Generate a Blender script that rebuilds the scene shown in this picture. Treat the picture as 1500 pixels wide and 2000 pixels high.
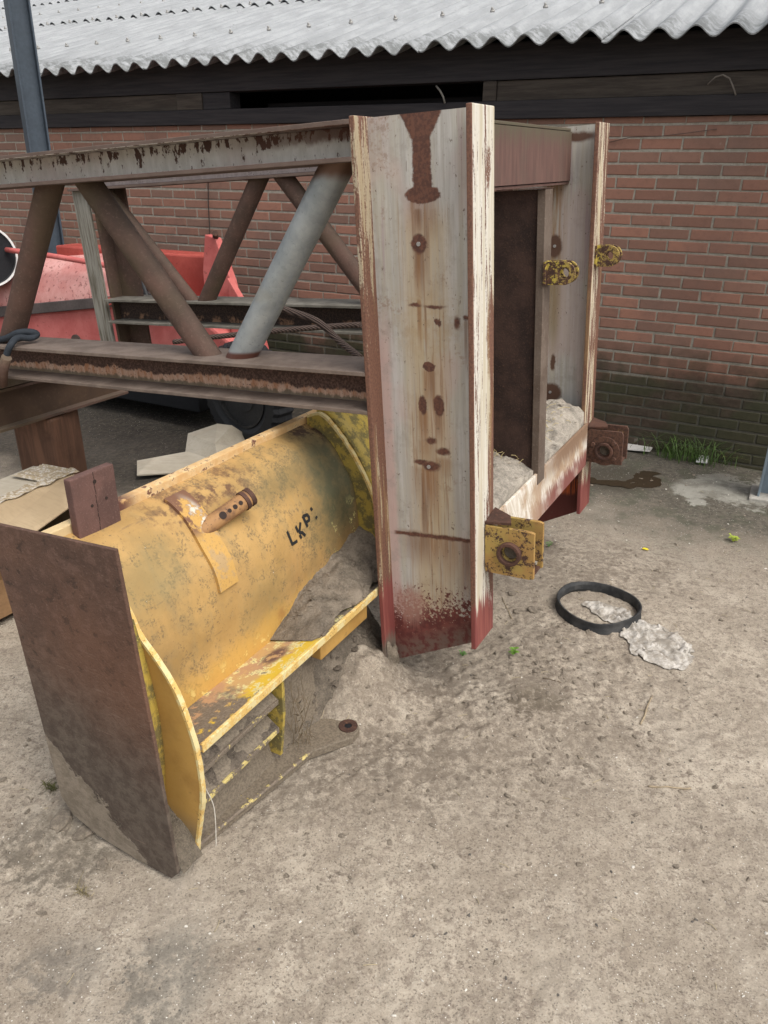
import bpy, bmesh, math, random
import numpy as np
from mathutils import Vector, Matrix
random.seed(7); np.random.seed(7)
S = bpy.context.scene
for o in list(bpy.data.objects): bpy.data.objects.remove(o, do_unlink=True)
COL = S.collection
R = math.radians
# ------------------------------------------------------------------ camera
FPX, PIT, ROLL, CAMZ = 1503.337, .423909, .0079076, 1.625
_cp, _sp = math.cos(PIT), math.sin(PIT)
_fw = Vector((0, _cp, -_sp)); _r0 = Vector((1, 0, 0)); _u0 = Vector((0, _sp, _cp))
_r = _r0*math.cos(ROLL)+_u0*math.sin(ROLL); _u = -_r0*math.sin(ROLL)+_u0*math.cos(ROLL)
cd = bpy.data.cameras.new('camera'); cam = bpy.data.objects.new('camera', cd); COL.objects.link(cam)
cam.matrix_world = Matrix(((_r.x, _u.x, -_fw.x, 0), (_r.y, _u.y, -_fw.y, 0), (_r.z, _u.z, -_fw.z, CAMZ), (0, 0, 0, 1)))
cd.sensor_fit = 'VERTICAL'; cd.sensor_height = 24; cd.sensor_width = 18; cd.lens = 24*FPX/2000
cd.clip_start = .02; cd.clip_end = 300
S.camera = cam
S.render.resolution_x = 768; S.render.resolution_y = 1024
# ------------------------------------------------------------------ sky and light (overcast)
SUN_EL, SUN_AZ = 55, 138        # azimuth clockwise from +Y: light comes from the right, slightly behind the viewer
wd_ = bpy.data.worlds.new('World'); S.world = wd_; wd_.use_nodes = True
wn_ = wd_.node_tree; bg = wn_.nodes['Background']
sky = wn_.nodes.new('ShaderNodeTexSky'); sky.sky_type = 'NISHITA'; sky.sun_disc = False
sky.sun_elevation = R(SUN_EL); sky.sun_rotation = R(SUN_AZ); sky.air_density = 1.0; sky.dust_density = 4.0; sky.ozone_density = .6
hs = wn_.nodes.new('ShaderNodeHueSaturation'); hs.inputs['Saturation'].default_value = .30; hs.inputs['Value'].default_value = 1.0
wn_.links.new(sky.outputs[0], hs.inputs['Color']); wn_.links.new(hs.outputs[0], bg.inputs[0]); bg.inputs[1].default_value = .15
sl = bpy.data.lights.new('sun', 'SUN'); sl.energy = 1.1; sl.angle = R(35); sl.color = (1, .95, .88)
so = bpy.data.objects.new('sun', sl); COL.objects.link(so)
_sd = Vector((math.sin(R(SUN_AZ))*math.cos(R(SUN_EL)), math.cos(R(SUN_AZ))*math.cos(R(SUN_EL)), math.sin(R(SUN_EL))))
so.rotation_euler = _sd.to_track_quat('Z', 'Y').to_euler(); so.location = (4, -4, 8)
S.view_settings.view_transform = 'Standard'; S.view_settings.look = 'None'; S.view_settings.gamma = 1
S.view_settings.exposure = .62
# ------------------------------------------------------------------ coordinates
def ray(x, y): return _fw + _r*((x-750)/FPX) - _u*((y-1000)/FPX)
def G(x, y, z=0.):                       # a point on the ground (or at height z)
    d = ray(x, y); return d*((z-CAMZ)/d.z)+Vector((0, 0, CAMZ))
AZ = R(28.8)
AA = Vector((math.sin(AZ), math.cos(AZ), 0)); BB = Vector((math.cos(AZ), -math.sin(AZ), 0))
def W(a, b, z): return AA*a+BB*b+Vector((0, 0, z))
WYAW = -.48182858
WD = Vector((math.cos(WYAW), math.sin(WYAW), 0)); WN = Vector((-math.sin(WYAW), math.cos(WYAW), 0))
W0 = Vector((1.306587, 4.77208, 0))
def Wl(w, n, z): return W0+WD*w+WN*n+Vector((0, 0, z))
def onpl(x, y, p0, n):
    d = ray(x, y); c = Vector((0, 0, CAMZ)); return c+d*((p0-c).dot(n)/d.dot(n))
# steel frame axes
_ya, _el, _ln, K = -.5023, .0638, .0082, .85
FT = Vector((math.cos(_ya)*math.cos(_el), math.sin(_ya)*math.cos(_el), math.sin(_el)))
_C0 = Vector((-math.sin(_ya), math.cos(_ya), 0)); _U0 = FT.cross(_C0)
FC = _C0*math.cos(_ln)+_U0*math.sin(_ln); FU = FT.cross(FC)
FO = Vector((.3412, 2.373, -1.625))*K+Vector((0, 0, CAMZ))
def FP(t, c, u): return FO+(FT*t+FC*c+FU*u)*K
FM = Matrix(((FT.x, FC.x, FU.x, FO.x), (FT.y, FC.y, FU.y, FO.y), (FT.z, FC.z, FU.z, FO.z), (0, 0, 0, 1)))
# ------------------------------------------------------------------ numpy noise
def _h(i, j, s):
    n = (i*374761393+j*668265263+s*982451653) & 0xffffffff
    n = ((n ^ (n >> 13))*1274126177) & 0xffffffff
    n = (n ^ (n >> 16)) & 0xffffffff
    return n/4294967295.0
def vn(x, y, s=0):
    x = np.asarray(x, float); y = np.asarray(y, float)
    i = np.floor(x).astype(np.int64); j = np.floor(y).astype(np.int64); fx = x-i; fy = y-j
    fx = fx*fx*(3-2*fx); fy = fy*fy*(3-2*fy)
    return (_h(i, j, s)*(1-fx)+_h(i+1, j, s)*fx)*(1-fy)+(_h(i, j+1, s)*(1-fx)+_h(i+1, j+1, s)*fx)*fy
def fbm(x, y, f, o=4, s=0, g=.5):
    r = 0; a = 1; t = 0
    for k in range(o):
        r = r+a*vn(np.asarray(x)*f, np.asarray(y)*f, s+k*17); t += a; a *= g; f *= 2.03
    return r/t
# ------------------------------------------------------------------ node helper
class Mt:
    def __init__(s, name, rough=.8, metal=0., scale=1.):
        s.mat = bpy.data.materials.new(name); s.mat.use_nodes = True; s.nt = s.mat.node_tree; s.b = s.nt.nodes['Principled BSDF']
        s.b.inputs['Roughness'].default_value = rough; s.b.inputs['Metallic'].default_value = metal
        s.b.inputs['Specular IOR Level'].default_value = .3
        tc = s.nt.nodes.new('ShaderNodeTexCoord'); s.P = tc.outputs['Object']
        if scale != 1.:
            v = s.nt.nodes.new('ShaderNodeVectorMath'); v.operation = 'SCALE'; s.nt.links.new(s.P, v.inputs[0]); v.inputs['Scale'].default_value = scale; s.P = v.outputs[0]
        sp = s.nt.nodes.new('ShaderNodeSeparateXYZ'); s.nt.links.new(s.P, sp.inputs[0]); s.x, s.y, s.z = sp.outputs
    def L(s, v, sock):
        if isinstance(v, (int, float)): sock.default_value = v
        elif isinstance(v, tuple):
            if sock.type == 'RGBA': sock.default_value = (v[0], v[1], v[2], 1)
            else: sock.default_value = v[:3]
        else: s.nt.links.new(v, sock)
    def m(s, op, a, b=0., c=0., clamp=False):
        n = s.nt.nodes.new('ShaderNodeMath'); n.operation = op; n.use_clamp = clamp; s.L(a, n.inputs[0]); s.L(b, n.inputs[1]); s.L(c, n.inputs[2]); return n.outputs[0]
    def add(s, a, b): return s.m('ADD', a, b)
    def mul(s, a, b): return s.m('MULTIPLY', a, b)
    def ss(s, v, a, b, lo=0., hi=1.):
        n = s.nt.nodes.new('ShaderNodeMapRange'); n.interpolation_type = 'SMOOTHSTEP'; s.L(v, n.inputs['Value'])
        s.L(a, n.inputs['From Min']); s.L(b, n.inputs['From Max']); n.inputs['To Min'].default_value = lo; n.inputs['To Max'].default_value = hi; return n.outputs['Result']
    def vec(s, x, y, z):
        n = s.nt.nodes.new('ShaderNodeCombineXYZ')
        for i, v in enumerate((x, y, z)): s.L(v, n.inputs[i])
        return n.outputs[0]
    def sc(s, v, k):
        n = s.nt.nodes.new('ShaderNodeVectorMath'); n.operation = 'MULTIPLY'; s.L(v, n.inputs[0]); s.L(k, n.inputs[1]); return n.outputs[0]
    def noise(s, scale, detail=4., rough=.6, v=None, dist=0., col=False):
        n = s.nt.nodes.new('ShaderNodeTexNoise'); s.L(v if v is not None else s.P, n.inputs['Vector']); n.inputs['Scale'].default_value = scale
        n.inputs['Detail'].default_value = detail; n.inputs['Roughness'].default_value = rough; n.inputs['Distortion'].default_value = dist
        return n.outputs['Color' if col else 'Fac']
    def vor(s, scale, v=None, feat='F1', out='Distance'):
        n = s.nt.nodes.new('ShaderNodeTexVoronoi'); n.feature = feat; s.L(v if v is not None else s.P, n.inputs['Vector']); n.inputs['Scale'].default_value = scale; return n.outputs[out]
    def mix(s, f, a, b):
        n = s.nt.nodes.new('ShaderNodeMix'); n.data_type = 'RGBA'; s.L(f, n.inputs[0]); s.L(a, n.inputs[6]); s.L(b, n.inputs[7]); return n.outputs[2]
    def mx(s, a, b): return s.m('MAXIMUM', a, b)
    def mn(s, a, b): return s.m('MINIMUM', a, b)
    def attr(s, name, out='Color'):
        n = s.nt.nodes.new('ShaderNodeAttribute'); n.attribute_name = name; return n.outputs[out]
    def ell(s, px, py, x0, y0, rx, ry, soft=.15):
        dx = s.mul(s.add(px, -x0), 1/rx); dy = s.mul(s.add(py, -y0), 1/ry)
        return s.ss(s.m('SQRT', s.add(s.mul(dx, dx), s.mul(dy, dy))), 1+soft, 1-soft)
    def band(s, v, a, b, soft): return s.mul(s.ss(v, a-soft, a+soft), s.ss(v, b+soft, b-soft))
    def fin(s, col, rough=None, bump=None, bs=.3, bd=.004):
        s.L(col, s.b.inputs['Base Color'])
        if rough is not None: s.L(rough, s.b.inputs['Roughness'])
        if bump is not None:
            n = s.nt.nodes.new('ShaderNodeBump'); n.inputs['Strength'].default_value = bs; n.inputs['Distance'].default_value = bd
            s.L(bump, n.inputs['Height']); s.nt.links.new(n.outputs[0], s.b.inputs['Normal'])
        return s.mat
# ------------------------------------------------------------------ mesh builder
class MB:
    def __init__(s): s.v = []; s.f = []; s.sm = []
    def addm(s, vs, fs, smooth=False):
        k = len(s.v); s.v += [tuple(v) for v in vs]; s.f += [tuple(i+k for i in f) for f in fs]; s.sm += [smooth]*len(fs); return s
    def box(s, a, b, X=Vector((1, 0, 0)), Y=Vector((0, 1, 0)), Z=Vector((0, 0, 1)), O=Vector((0, 0, 0))):
        vs = [O+X*x+Y*y+Z*z for z in (a[2], b[2]) for y in (a[1], b[1]) for x in (a[0], b[0])]
        return s.addm(vs, [(0, 2, 3, 1), (4, 5, 7, 6), (0, 1, 5, 4), (2, 6, 7, 3), (0, 4, 6, 2), (1, 3, 7, 5)])
    def extr(s, pts, vec, smooth=False):          # polygon (3-D points, planar) extruded along vec
        n = len(pts); pts = [Vector(p) for p in pts]; vec = Vector(vec)
        fs = [tuple(range(n))[::-1], tuple(range(n, 2*n))]+[(i, (i+1) % n, (i+1) % n+n, i+n) for i in range(n)]
        return s.addm(pts+[p+vec for p in pts], fs, smooth)
    def tube(s, pts, r, seg=16, cap=True, smooth=True):
        pts = [Vector(p) for p in pts]; n = len(pts); rs = r if isinstance(r, (list, tuple)) else [r]*n
        vs = []; up = None
        for i, p in enumerate(pts):
            d = (pts[min(i+1, n-1)]-pts[max(i-1, 0)]).normalized()
            if up is None:
                up = Vector((0, 0, 1)) if abs(d.z) < .9 else Vector((1, 0, 0))
            x = d.cross(up).normalized(); y = x.cross(d).normalized(); up = y
            for k in range(seg):
                a = 2*math.pi*k/seg; vs.append(p+(x*math.cos(a)+y*math.sin(a))*rs[i])
        fs = [(i*seg+k, i*seg+(k+1) % seg, (i+1)*seg+(k+1) % seg, (i+1)*seg+k) for i in range(n-1) for k in range(seg)]
        s.addm(vs, fs, smooth)
        if cap:
            k = len(s.v)-n*seg; s.f += [tuple(k+i for i in range(seg))[::-1], tuple(k+(n-1)*seg+i for i in range(seg))]; s.sm += [False, False]
        return s
    def ring(s, c, ax, ro, ri, l, seg=28):         # annulus cylinder from c along ax
        ax = Vector(ax).normalized(); c = Vector(c); up = Vector((0, 0, 1)) if abs(ax.z) < .9 else Vector((1, 0, 0))
        x = ax.cross(up).normalized(); y = x.cross(ax); vs = []
        for (r, h) in ((ro, 0), (ro, l), (ri, l), (ri, 0)):
            for k in range(seg):
                a = 2*math.pi*k/seg; vs.append(c+(x*math.cos(a)+y*math.sin(a))*r+ax*h)
        fs = [(j*seg+k, j*seg+(k+1) % seg, ((j+1) % 4)*seg+(k+1) % seg, ((j+1) % 4)*seg+k) for j in range(4) for k in range(seg)]
        return s.addm(vs, fs)
    def holed(s, outer, c, r, X, Y, N, th):        # plate with a hole; outer: function angle->radius
        X, Y, N, c = Vector(X), Vector(Y), Vector(N), Vector(c); seg = 48; vs = []
        for h in (0, th):
            for rf in (outer, lambda a: r):
                for k in range(seg):
                    a = 2*math.pi*k/seg; q = rf(a); vs.append(c+X*(math.cos(a)*q)+Y*(math.sin(a)*q)+N*h)
        fs = []
        for k in range(seg):
            j = (k+1) % seg
            fs += [(k, j, seg+j, seg+k), (2*seg+k, 3*seg+k, 3*seg+j, 2*seg+j), (k, 2*seg+k, 2*seg+j, j), (seg+k, seg+j, 3*seg+j, 3*seg+k)]
        return s.addm(vs, fs)
    def build(s, name, mat, parent=None, bevel=0., loc=None, sub=0):
        me = bpy.data.meshes.new(name); me.from_pydata(s.v, [], s.f); me.polygons.foreach_set('use_smooth', s.sm); me.update()
        bm = bmesh.new(); bm.from_mesh(me); bmesh.ops.recalc_face_normals(bm, faces=bm.faces); bm.to_mesh(me); bm.free()
        o = bpy.data.objects.new(name, me); COL.objects.link(o)
        if mat: me.materials.append(mat)
        if parent: o.parent = parent
        if loc is not None: o.location = loc
        if bevel:
            b = o.modifiers.new('bevel', 'BEVEL'); b.width = bevel; b.segments = 2; b.limit_method = 'ANGLE'; b.angle_limit = R(40)
        return o
def grid(fn, nu, nv, closeu=False):
    vs = [fn(i/(nu-1) if not closeu else i/nu, j/(nv-1)) for j in range(nv) for i in range(nu)]
    fs = []
    for j in range(nv-1):
        for i in range(nu-1 if not closeu else nu):
            k = (i+1) % nu; fs.append((j*nu+i, j*nu+k, (j+1)*nu+k, (j+1)*nu+i))
    return vs, fs
def tag(o, label=None, cat=None, group=None, kind=None):
    if label: o['label'] = label
    if cat: o['category'] = cat
    if group: o['group'] = group
    if kind: o['kind'] = kind
    return o
def empty(name, loc=(0, 0, 0), rz=0., mw=None, label=None, cat=None, group=None):
    o = bpy.data.objects.new(name, None); COL.objects.link(o); o.empty_display_size = .1
    if mw is not None: o.matrix_world = mw
    else: o.location = loc; o.rotation_euler = (0, 0, rz)
    return tag(o, label, cat, group)
# ------------------------------------------------------------------ materials
def m_plain(name, col, rough=.8, var=.25, sc=8., bs=.2, metal=0.):
    g = Mt(name, rough, metal); n = g.noise(sc, 5, .65); n2 = g.noise(sc*9, 3, .6)
    f = g.add(g.mul(n, .6), g.mul(n2, .4)); lo = tuple(c*(1-var) for c in col); hi = tuple(min(1, c*(1+var)) for c in col)
    return g.fin(g.mix(g.ss(f, .3, .7), lo, hi), bump=n2, bs=bs)
RUST = (.105, .052, .036); RUSTD = (.045, .024, .018); RUSTL = (.17, .08, .048); OXIDE = (.14, .028, .022)
def m_rust(name, base=RUST, dark=RUSTD, light=RUSTL, sc=6., scale=1/K, streak=1., dust=0., moss=0.):
    g = Mt(name, .85, 0., scale); v = g.sc(g.P, (1., 1., streak))
    n = g.noise(sc, 6, .65, v); n2 = g.noise(sc*14, 3, .7); n3 = g.noise(sc*.4, 3, .5)
    c = g.mix(g.ss(n, .35, .68), dark, base); c = g.mix(g.mul(g.ss(n2, .52, .75), .7), c, light)
    c = g.mix(g.mul(g.ss(n3, .45, .7), .5), c, tuple(x*.75 for x in base))
    if moss: c = g.mix(g.mul(g.ss(n3, .5, .62), moss), c, (.085, .085, .035))
    if dust:
        nn = g.nt.nodes.new('ShaderNodeNewGeometry'); sp = g.nt.nodes.new('ShaderNodeSeparateXYZ'); g.nt.links.new(nn.outputs['Normal'], sp.inputs[0])
        c = g.mix(g.mul(g.ss(sp.outputs[2], .3, .9), dust), c, (.20, .165, .125))
    return g.fin(c, bump=g.add(g.mul(n, .5), n2), bs=.5, bd=.003)
M_RUST = m_rust('rusty_steel'); M_RUSTDK = m_rust('dark_pitted_rust', (.06, .034, .026), (.028, .017, .014), (.10, .055, .035), 10)
M_PIPE = m_rust('brown_primer_pipe', (.115, .066, .050), (.07, .045, .034), (.16, .105, .08), 5, dust=.25, moss=.25)
M_DARK = m_plain('interior_black', (.012, .012, .014), .9)  # near-black; shade inside shed, tub and eye hole put into the colour

def m_web(name, pattern):
    g = Mt(name, .62, 0., 1/K); t, c, u = g.x, g.y, g.z
    st = g.noise(1., 5, .65, g.vec(g.mul(t, 70), g.mul(c, 70), g.mul(u, 3.2)))
    st2 = g.noise(1., 3, .6, g.vec(g.mul(t, 22), g.mul(c, 22), g.mul(u, 1.2)))
    lf = g.noise(2.2, 3, .5, g.vec(g.mul(t, 2.), c, u)); fine = g.noise(160, 3, .7)
    wob = g.noise(26, 5, .65); wob2 = g.noise(90, 3, .7)
    col = g.mix(g.ss(st, .36, .66), (.37, .35, .315), (.49, .475, .445))
    col = g.mix(g.mul(g.ss(st2, .45, .62), .55), col, (.42, .39, .30))
    col = g.mix(g.mul(g.ss(g.noise(10, 6, .75), .50, .66), .5), col, (.30, .275, .24)); scr = g.ss(g.noise(1., 3, .6, g.vec(g.mul(t, 240), g.mul(c, 240), g.mul(u, 2.2))), .60, .66); col = g.mix(g.mul(scr, g.mul(g.ss(g.noise(4, 3, .6), .45, .6), .55)), col, (.22, .17, .14))
    col = g.mix(g.mul(g.ss(lf, .48, .62), .55), col, (.47, .36, .325))
    col = g.mix(g.mul(g.mul(g.ss(st2, .56, .70), g.ss(u, 1.05, 1.3)), .55), col, (.33, .24, .27))
    tw = g.add(t, g.add(g.mul(g.add(wob, -.5), .018), g.mul(g.add(wob2, -.5), .012))); uw = g.add(u, g.mul(g.add(wob, -.5), .022))
    tf = g.add(t, g.mul(g.add(st, -.5), .016))
    specks = g.mul(g.ss(g.add(g.noise(1., 4, .75, g.vec(g.mul(t, 95), g.mul(c, 95), g.mul(u, 48))), g.mul(g.add(wob, -.5), .25)), .645, .69), .85)
    cracks = g.mul(g.mul(g.ss(g.noise(1., 3, .7, g.vec(g.mul(t, 180), g.mul(c, 180), g.mul(u, 5))), .63, .70), g.ss(wob, .48, .6)), .6)
    if pattern == 'front':
        pink = g.mul(g.band(tw, -.39, -.345, .012), g.ss(u, 1.25, 1.0)); col = g.mix(g.mul(pink, .8), col, (.50, .355, .315))
        # yellow-brown run down the middle
        run = g.mul(g.band(tf, -.262, -.135, .03), g.ss(st2, .3, .6)); run2 = g.mul(g.mul(g.band(tf, -.28, -.12, .04), g.ss(u, 1.56, 1.45)), g.ss(st, .30, .55, .35, 1.)); col = g.mix(g.mul(run2, .62), col, (.40, .29, .15))
        def drip(x, w, u1, u0, s=.85):
            f = g.mul(g.band(tf, x-w, x+w, w*.5), g.mul(g.ss(u, u0, u0+(u1-u0)*.8), g.ss(u, u1+.01, u1-.01)))
            return g.mul(f, s)
        dr = drip(-.20, .05, 1.55, 1.42, .55)
        for a in ((-.222, .020, 1.52, 1.40, .9), (-.168, .016, 1.52, 1.40, .6), (-.219, .018, 1.40, 1.20, 1.0), (-.225, .007, 1.24, 1.05, .9), (-.203, .005, 1.22, 1.06, .8),
                  (-.196, .022, 1.01, .83, .9), (-.222, .017, .87, .68, .9), (-.165, .014, .87, .72, .75), (-.215, .034, .76, .64, .6), (-.155, .034, .70, .60, .6),
                  (-.208, .034, .655, .40, .95), (-.225, .05, .655, .47, .45), (-.11, .05, .40, .15, .55), (-.07, .03, .40, .02, .8), (-.20, .12, .40, .22, .75), (-.23, .012, .64, .2, .9), (-.19, .010, 1.55, 1.2, .8), (-.235, .008, 1.55, 1.30, .8), (-.06, .006, 1.18, .95, .7), (-.33, .02, .40, .30, .3)):
            dr = g.mx(dr, drip(*a))
        dr = g.mul(dr, g.ss(st, .30, .62, .55, 1.)); col = g.mix(g.mn(g.mul(dr, 1.0), .95), col, g.mix(g.ss(st2, .4, .6), (.15, .075, .042), (.24, .125, .06)))
        rl = g.mul(g.ss(g.noise(1., 3, .65, g.vec(g.mul(tf, 105), g.mul(c, 9), g.mul(u, 2.6))), .55, .63), g.mul(g.band(t, -.29, -.11, .03), g.ss(u, 1.58, 1.5))); col = g.mix(g.mul(rl, .6), col, (.25, .14, .07))
        halo = g.mul(g.ell(tw, uw, -.2, 1.16, .12, .10, .9), g.ss(wob, .4, .6)); col = g.mix(g.mul(halo, .35), col, (.35, .24, .12))
        patch = g.mul(g.ss(g.noise(5.5, 5, .75), .56, .64), g.ss(wob2, .45, .58)); col = g.mix(g.mul(patch, .5), col, (.24, .15, .10))
        dirt = g.mul(g.ss(t, -.30, -.35), g.ss(g.noise(13, 5, .7), .5, .62)); col = g.mix(g.mul(dirt, .35), col, (.30, .27, .24))
        corner_shade = g.ss(t, -.055, -.02); col = g.mix(g.mul(corner_shade, .45), col, (.27, .23, .19))  # shade in the corner by the outer flange, mixed into the paint
        b = g.mul(g.band(tw, -.232, -.168, .004), g.ss(u, 1.56, 1.57))
        b = g.mx(b, g.mul(g.ss(g.m('ABSOLUTE', g.add(tw, .2)), g.add(.026, g.ss(u, 1.68, 1.8, 0, .05)), g.add(.018, g.ss(u, 1.68, 1.8, 0, .05))), g.ss(u, 1.6, 1.61)))
        for a in ((-.2, 1.557, .062, .026, .08), (-.219, 1.412, .028, .030, .15), (-.196, 1.02, .025, .017, .1), (-.224, .885, .017, .034, .15), (-.163, .888, .021, .038, .15),
                  (-.165, 1.17, .008, .01, .3), (-.155, 1.165, .008, .012, .3), (-.2, .665, .035, .018, .3), (-.235, .675, .032, .011, .3), (-.15, .725, .026, .012, .4), (-.195, .76, .020, .011, .4),
                  (-.17, 1.218, .035, .006, .5), (-.24, 1.222, .022, .006, .5), (-.06, 1.185, .012, .008, .4), (-.09, 1.17, .01, .02, .5)):
            b = g.mx(b, g.ell(tw, uw, *a))
        line = g.band(g.add(uw, g.mul(g.add(t, .2), -.06)), .382, .398, .004); b = g.mx(b, g.mul(line, g.band(t, -.36, -.02, .01)))
        col = g.mix(b, col, g.mix(g.ss(wob2, .4, .6), (.085, .040, .029), (.135, .060, .040)))
        # red oxide foot
        edge = g.add(g.add(u, g.add(g.mul(g.add(st, -.5), .22), g.mul(g.add(wob, -.5), .22))), g.mul(g.add(t, .2), -.25))
        red = g.ss(g.add(g.mul(g.add(.105, g.mul(edge, -1.)), 3.2), g.mul(g.add(g.add(g.mul(wob2, .7), g.mul(st, .5)), -.6), 2.4)), -.08, .10)
        red = g.mul(red, g.ss(u, .30, .18))
        col = g.mix(red, col, g.mix(g.ss(wob, .4, .6), (.10, .028, .024), (.16, .045, .036)))
        tq = g.add(t, g.mul(g.add(g.noise(7, 4, .6), -.5), .16)); uq = g.add(u, g.mul(g.add(st, -.5), .16)); pk = g.ell(tq, uq, -.31, .08, .07, .075, .5); col = g.mix(g.mul(pk, g.ss(wob2, .3, .5, .4, .85)), col, (.33, .18, .14))
        dst = g.mul(g.ss(g.add(u, g.mul(g.add(t, .2), -.5)), .02, -.07), g.ss(wob, .40, .56)); col = g.mix(g.mul(dst, .75), col, (.12, .095, .075))
    else:
        b = g.ell(tw, uw, -.20, 1.29, .035, .05, .2)
        for a in ((-.20, .60, .06, .045, .2), (-.21, .53, .09, .03, .3), (-.12, 1.74, .09, .02, .4), (-.19, .75, .012, .04, .3)): b = g.mx(b, g.ell(tw, uw, *a))
        dr = g.mul(g.band(tf, -.26, -.16, .03), g.mul(g.ss(u, .5, 1.5), .9)); col = g.mix(g.mul(dr, g.ss(st, .35, .6)), col, (.25, .14, .06))
        col = g.mix(g.mul(g.band(tf, -.25, -.17, .02), g.mul(g.band(u, .85, 1.25, .1), .55)), col, (.20, .15, .06))
        col = g.mix(b, col, (.11, .06, .04))
        red = g.ss(u, .44, .38); col = g.mix(red, col, (.10, .025, .02))
        org = g.mul(g.ell(tw, uw, -.10, .12, .085, .05, .3), g.ss(st, .4, .55)); col = g.mix(g.mul(org, .9), col, (.55, .12, .03))
    col = g.mix(g.mx(specks, cracks), col, (.11, .07, .05))
    return g.fin(col, g.ss(st, .3, .7, .5, .75), bump=g.add(g.mul(st, .6), g.mul(fine, .3)), bs=.25, bd=.002)
def m_flange(name, paint, amount, footred=True, c0=0., edge=True):
    g = Mt(name, .65, 0., 1/K); t, c, u = g.x, g.add(g.y, -c0*1.), g.z
    st = g.noise(1., 5, .7, g.vec(g.mul(t, 30), g.mul(g.y, 75), g.mul(u, 4.)))
    st2 = g.noise(1., 4, .65, g.vec(g.mul(t, 10), g.mul(g.y, 26), g.mul(u, 1.6))); fn = g.noise(120, 4, .7)
    f = g.add(g.add(g.mul(st, .6), g.mul(st2, .55)), g.mul(g.add(fn, -.5), .18))
    # more bare metal toward the rear edge lower down
    f = g.add(f, g.mul(g.ss(c, .09, .165), g.ss(u, 1.6, .9, -.02, -.17)))
    if not edge: f = g.add(f, g.ss(u, 1.0, 1.15, 0, .045))
    mask = g.ss(f, amount, amount+.03)
    if edge:
        wb_ = g.mul(g.add(g.noise(20, 5, .7), -.5), .05); cw = g.add(c, wb_); uw = g.add(u, g.mul(wb_, 2.))
        pt = g.mx(g.ell(cw, uw, .145, 1.12, .035, .14, .3), g.mx(g.ell(cw, uw, .12, 1.62, .018, .06, .3), g.ell(cw, uw, .16, .75, .03, .25, .4)))
        mask = g.mul(mask, g.m('SUBTRACT', 1., g.mul(pt, g.ss(fn, .35, .5))))
        mask = g.mul(mask, g.ss(c, .002, .006))
    p = g.mix(g.ss(st2, .4, .65), paint, tuple(x*.8 for x in (paint[0], paint[1]*.93, paint[2]*.78)))
    bare = g.mix(g.ss(fn, .35, .65), (.12, .060, .042), (.19, .095, .062))
    bare = g.mix(g.mul(g.ss(st2, .52, .66), .45), bare, (.34, .22, .10))
    col = g.mix(mask, bare, p)
    dk = g.ss(g.noise(1., 4, .8, g.vec(g.mul(t, 60), g.mul(g.y, 110), g.mul(u, 22))), .66, .70); col = g.mix(g.mul(dk, .8), col, (.05, .03, .025))
    if footred:
        e = g.add(u, g.mul(g.add(st, -.5), .3)); col = g.mix(g.ss(e, .20, .15), col, g.mix(g.ss(st2, .4, .6), (.17, .045, .04), (.24, .075, .06)))
        if not edge: pass
        col = g.mix(g.ss(e, -.05, -.10), col, (.14, .11, .085))
    return g.fin(col, .65, bump=g.add(g.mul(mask, .6), g.mul(fn, .3)), bs=.35, bd=.002)
M_WEBF = m_web('peeling_white_web', 'front'); M_WEBB = m_web('peeling_white_web_back', 'back')
M_FLO = m_flange('flaking_white_flange', (.62, .59, .52), .485)
M_FLI = m_flange('brown_cream_flange', (.44, .385, .30), .64, edge=False)
M_FLB = m_flange('flaking_cream_flange', (.60, .54, .43), .56, c0=1.36)
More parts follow.
